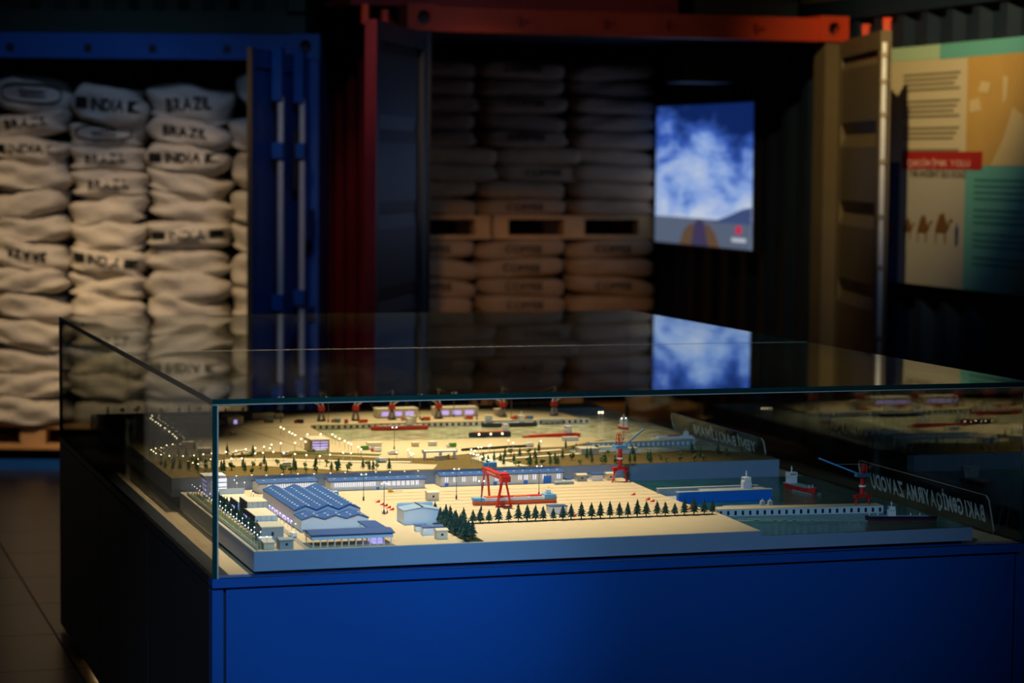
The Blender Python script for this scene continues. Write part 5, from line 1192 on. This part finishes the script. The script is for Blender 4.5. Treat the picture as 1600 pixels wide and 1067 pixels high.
for i, (x, y) in enumerate(sorted(z8([(260, 590), (283, 607), (312, 627), (367, 643), (460, 657), (612, 657), (733, 650), (838, 637), (930, 625), (675, 712), (720, 733), (775, 690), (778, 745), (918, 693)]))):
    lamp(x, y, RZ, 0.026, f'tiny lit street lamp along the left road of the port, {nth(i)} from the left', 'left road lamps')
for i, (x, y) in enumerate(sorted(z3([(122, 565), (208, 557), (288, 543), (367, 533), (440, 522), (503, 505), (580, 493), (698, 490), (803, 420), (913, 418), (1010, 420), (1035, 437), (1070, 455), (1113, 473), (1145, 490), (1168, 502), (1225, 525), (1250, 545),
                (580, 360), (605, 373), (652, 400), (675, 412), (700, 425), (750, 457), (785, 480), (490, 535)]))):
    lamp(x, y, RZ, 0.028, f'tiny lit street lamp around the port office and yard, {nth(i)} from the left', 'port yard lamps')
for i, (x, y) in enumerate(sorted(z3([(168, 622), (255, 620), (367, 578), (432, 572), (518, 565), (605, 575), (698, 583), (793, 592), (905, 600), (990, 588), (1100, 572), (1165, 575)]))):
    lamp(x, y, RZ, 0.028, f'tiny lit street lamp along the pale middle road, {nth(i)} from the left', 'middle road lamps')
for i, (x, y) in enumerate(z3([(210, 765), (338, 758), (460, 760), (590, 752), (722, 748), (858, 748), (993, 742), (1117, 735), (1372, 733), (1490, 733)])+z4([(385, 727), (498, 722)])):
    lamp(x, y, RZ, 0.006, f'lit globe lamp behind the hall roofs, {nth(i)} from the left', 'hall lamps')
for i, (x, y) in enumerate(sorted(z4([(415, 548), (430, 570), (455, 580), (440, 590), (940, 545), (970, 555), (1000, 527), (1025, 525), (1100, 508), (1085, 515), (935, 578), (960, 583), (985, 590), (1000, 588), (1030, 605), (1065, 620), (1085, 633), (1108, 633), (320, 568), (1520, 475), (1290, 490), (1250, 470)]))):
    lamp(x, y, RZ, 0.026, f'tiny lit street lamp around the viaduct and shore road, {nth(i)} from the left', 'viaduct lamps')
for i in range(26):
    v = 0.055+i*0.0385; o = tag(link('street_lamp', LMW), f'white street lamp, {nth(i)} from the front in the row along the left slab edge', 'street lamp', 'left edge lamps'); o.location = W(0.128, v, FZ); o.scale = (1, 1, 1.05)
    if i % 2 == 0: o = tag(link('street_lamp', LMW), f'white street lamp, {nth(i//2)} from the front in the inner row beside the dark conifers', 'street lamp', 'inner edge lamps'); o.location = W(0.146, v+0.012, FZ); o.scale = (1, 1, 1.0)
for i in range(9):
    o = tag(link('street_lamp', LMW), f'white street lamp, {nth(i)} from the front beside the lilac workshop wall', 'street lamp', 'workshop lamps'); o.location = W(0.268, 0.30+0.047*i, FZ); o.scale = (1, 1, 0.75)
for i, (x, y) in enumerate([(421, 784), (432, 786), (392, 784), (396, 787)]):
    u, v = at(x, y, FZ); o = tag(link('street_lamp', LMW), f'white street lamp behind the office row, {nth(i)} of four', 'street lamp', 'office lamps'); o.location = W(u, v, FZ)
for i, (x, y) in enumerate([(366, 766), (370, 771), (377, 764), (382, 770)]):
    u, v = at(x, y, FZ); o = tag(link('street_lamp', LMW), f'tall white street lamp right of the office tower, {nth(i)} of four', 'street lamp', 'tower lamps'); o.location = W(u, v, FZ); o.scale = (1, 1, 1.0)
fe = on_case('model_fence', 0.118, 0.045, FZ, 'white rail fence along the left edge of the shipyard', 'fence')
f1 = MB()
for i in range(46): f1.box(-0.0008, 0.0008, 0.022*i-0.0008, 0.022*i+0.0008, 0, 0.012)
stuff(f1.build('posts', M_POLE, fe))
for z in (0.005, 0.011): MB().box(-0.0007, 0.0007, 0, 1.0, z-0.0006, z+0.0006).build('rail', M_POLE, fe)
def mast(px_, py_, z, h, label, dark=True):
    u, v = at(px_, py_, z); o = on_case('light_mast', u, v, z, label, 'light mast', 'tall light masts')
    MB().tube((0, 0, 0), (0, 0, h), 0.0010, 6).build('pole', M_MAST, o); MB().tube((0, 0, 0), (0, 0, 0.011), 0.0024, 8).build('foot', M_DARK, o)
    MB().box(-0.009, 0.009, -0.0012, 0.0012, h-0.001, h+0.001).build('cross_arm', M_POLE, o)
    for x in (-0.007, 0.007): MB().ball((x, -0.001, h+0.0018), 0.0019, 6, 4).build('lamp_head', M_GLOBEW, o)
mast(568, 782, FZ, 0.072, 'tall twin lamp mast right of the workshop roof'); mast(600, 803, FZ, 0.080, 'tall dark mast left of the white shed'); mast(713, 780, FZ, 0.084, 'tall twin lamp mast before the left end of the longest hall')
mast(752, 797, FZ, 0.078, 'tall mast left of the yard ship bow'); mast(842, 775, FZ, 0.084, 'tall twin lamp mast before the right end of the longest hall')
for x, y, h, lb in [(616, 703, 0.070, 'tall lamp mast near the white block hut'), (439, 660, 0.085, 'tall lamp mast at the back of the port yard'), (513, 660, 0.085, 'tall lamp mast between the first two quay cranes'), (656, 655, 0.085, 'tall lamp mast right of the left warehouse'),
                    (709, 652, 0.085, 'tall lamp mast before the right warehouse'), (799, 655, 0.085, 'tall lamp mast right of the fifth quay crane'), (745, 656, 0.085, 'tall lamp mast at the right end of the right warehouse'), (974, 690, 0.075, 'tall lamp mast by the ferry harbour')]:
    mast(x, y, RZ, h, lb)
u_, v_ = 1.70, 2.33
bl = on_case('light_buoy', 1.86, 2.46, RWZ, 'small lit buoy pair at the far right of the harbour', 'buoy')
for x in (-0.006, 0.006): MB().tube((x, 0, -0.001), (x, 0, 0.012), 0.002, 6).build('float', M_WHITE, bl); MB().ball((x, 0, 0.014), 0.0035, 6, 4).build('lamp', M_GLOBE, bl)
# ------------------------------------------------------------------ acrylic name plates, lettering read from the right side
def plate(name, u, v0, v1, zb, zt, lean, txt, label, th, tv0, tv1, tz0, tz1):
    L = v1-v0; H = zt-zb
    o = empty(name, W(u, v0, zb), YAW, label, 'name plate')
    prof = [(0, 0.012), (0.012, 0), (L-0.012, 0), (L, 0.012), (L, H-0.012), (L-0.012, H), (0.012, H), (0, H-0.012)]
    k = lean/H
    def bx(y0z, dx): return [(dx-z*k, y, z) for y, z in y0z]
    n = len(prof); mb = MB(); mb.add(bx(prof, 0)+bx(prof, th), [tuple(range(n-1, -1, -1)), tuple(range(n, 2*n))]); mb.build('sheet', M_ACRYL, o)
    ed = MB(); ed.add(bx(prof, 0)+bx(prof, th), [(i, (i+1) % n, n+(i+1) % n, n+i) for i in range(n)]); ed.build('polished_edge', M_ACEDGE, o)
    V, Fs = text_mesh(txt, tv1-tv0, tz1-tz0, 0.03); cy_, cz_ = (tv0+tv1)/2, (tz0+tz1)/2
    # printed on the far side: reads correctly from the right, mirrored from the left
    lt = MB(); lt.add([(th+0.0006-(cz_+b_)*k, cy_+a, cz_+b_) for a, b_ in V], Fs); lt.build('lettering', M_ETCH, o)
    return o
plate('name_plate', 2.1725, 0.148, 0.955, PZ, PZ+0.108, 0.022, 'BAKI GƏMİQAYIRMA ZAVODU', 'clear acrylic name plate lettered BAKI GƏMİQAYIRMA ZAVODU right of the front slab', 0.005, 0.045, 0.745, 0.020, 0.092)
plate('name_plate', 1.940, 1.165, 1.95, RZ, RZ+0.058, 0.012, 'YENİ BAKI LİMANI', 'clear acrylic name plate lettered YENİ BAKI LİMANI on the rear slab edge', 0.005, 0.08, 0.60, 0.004, 0.050)
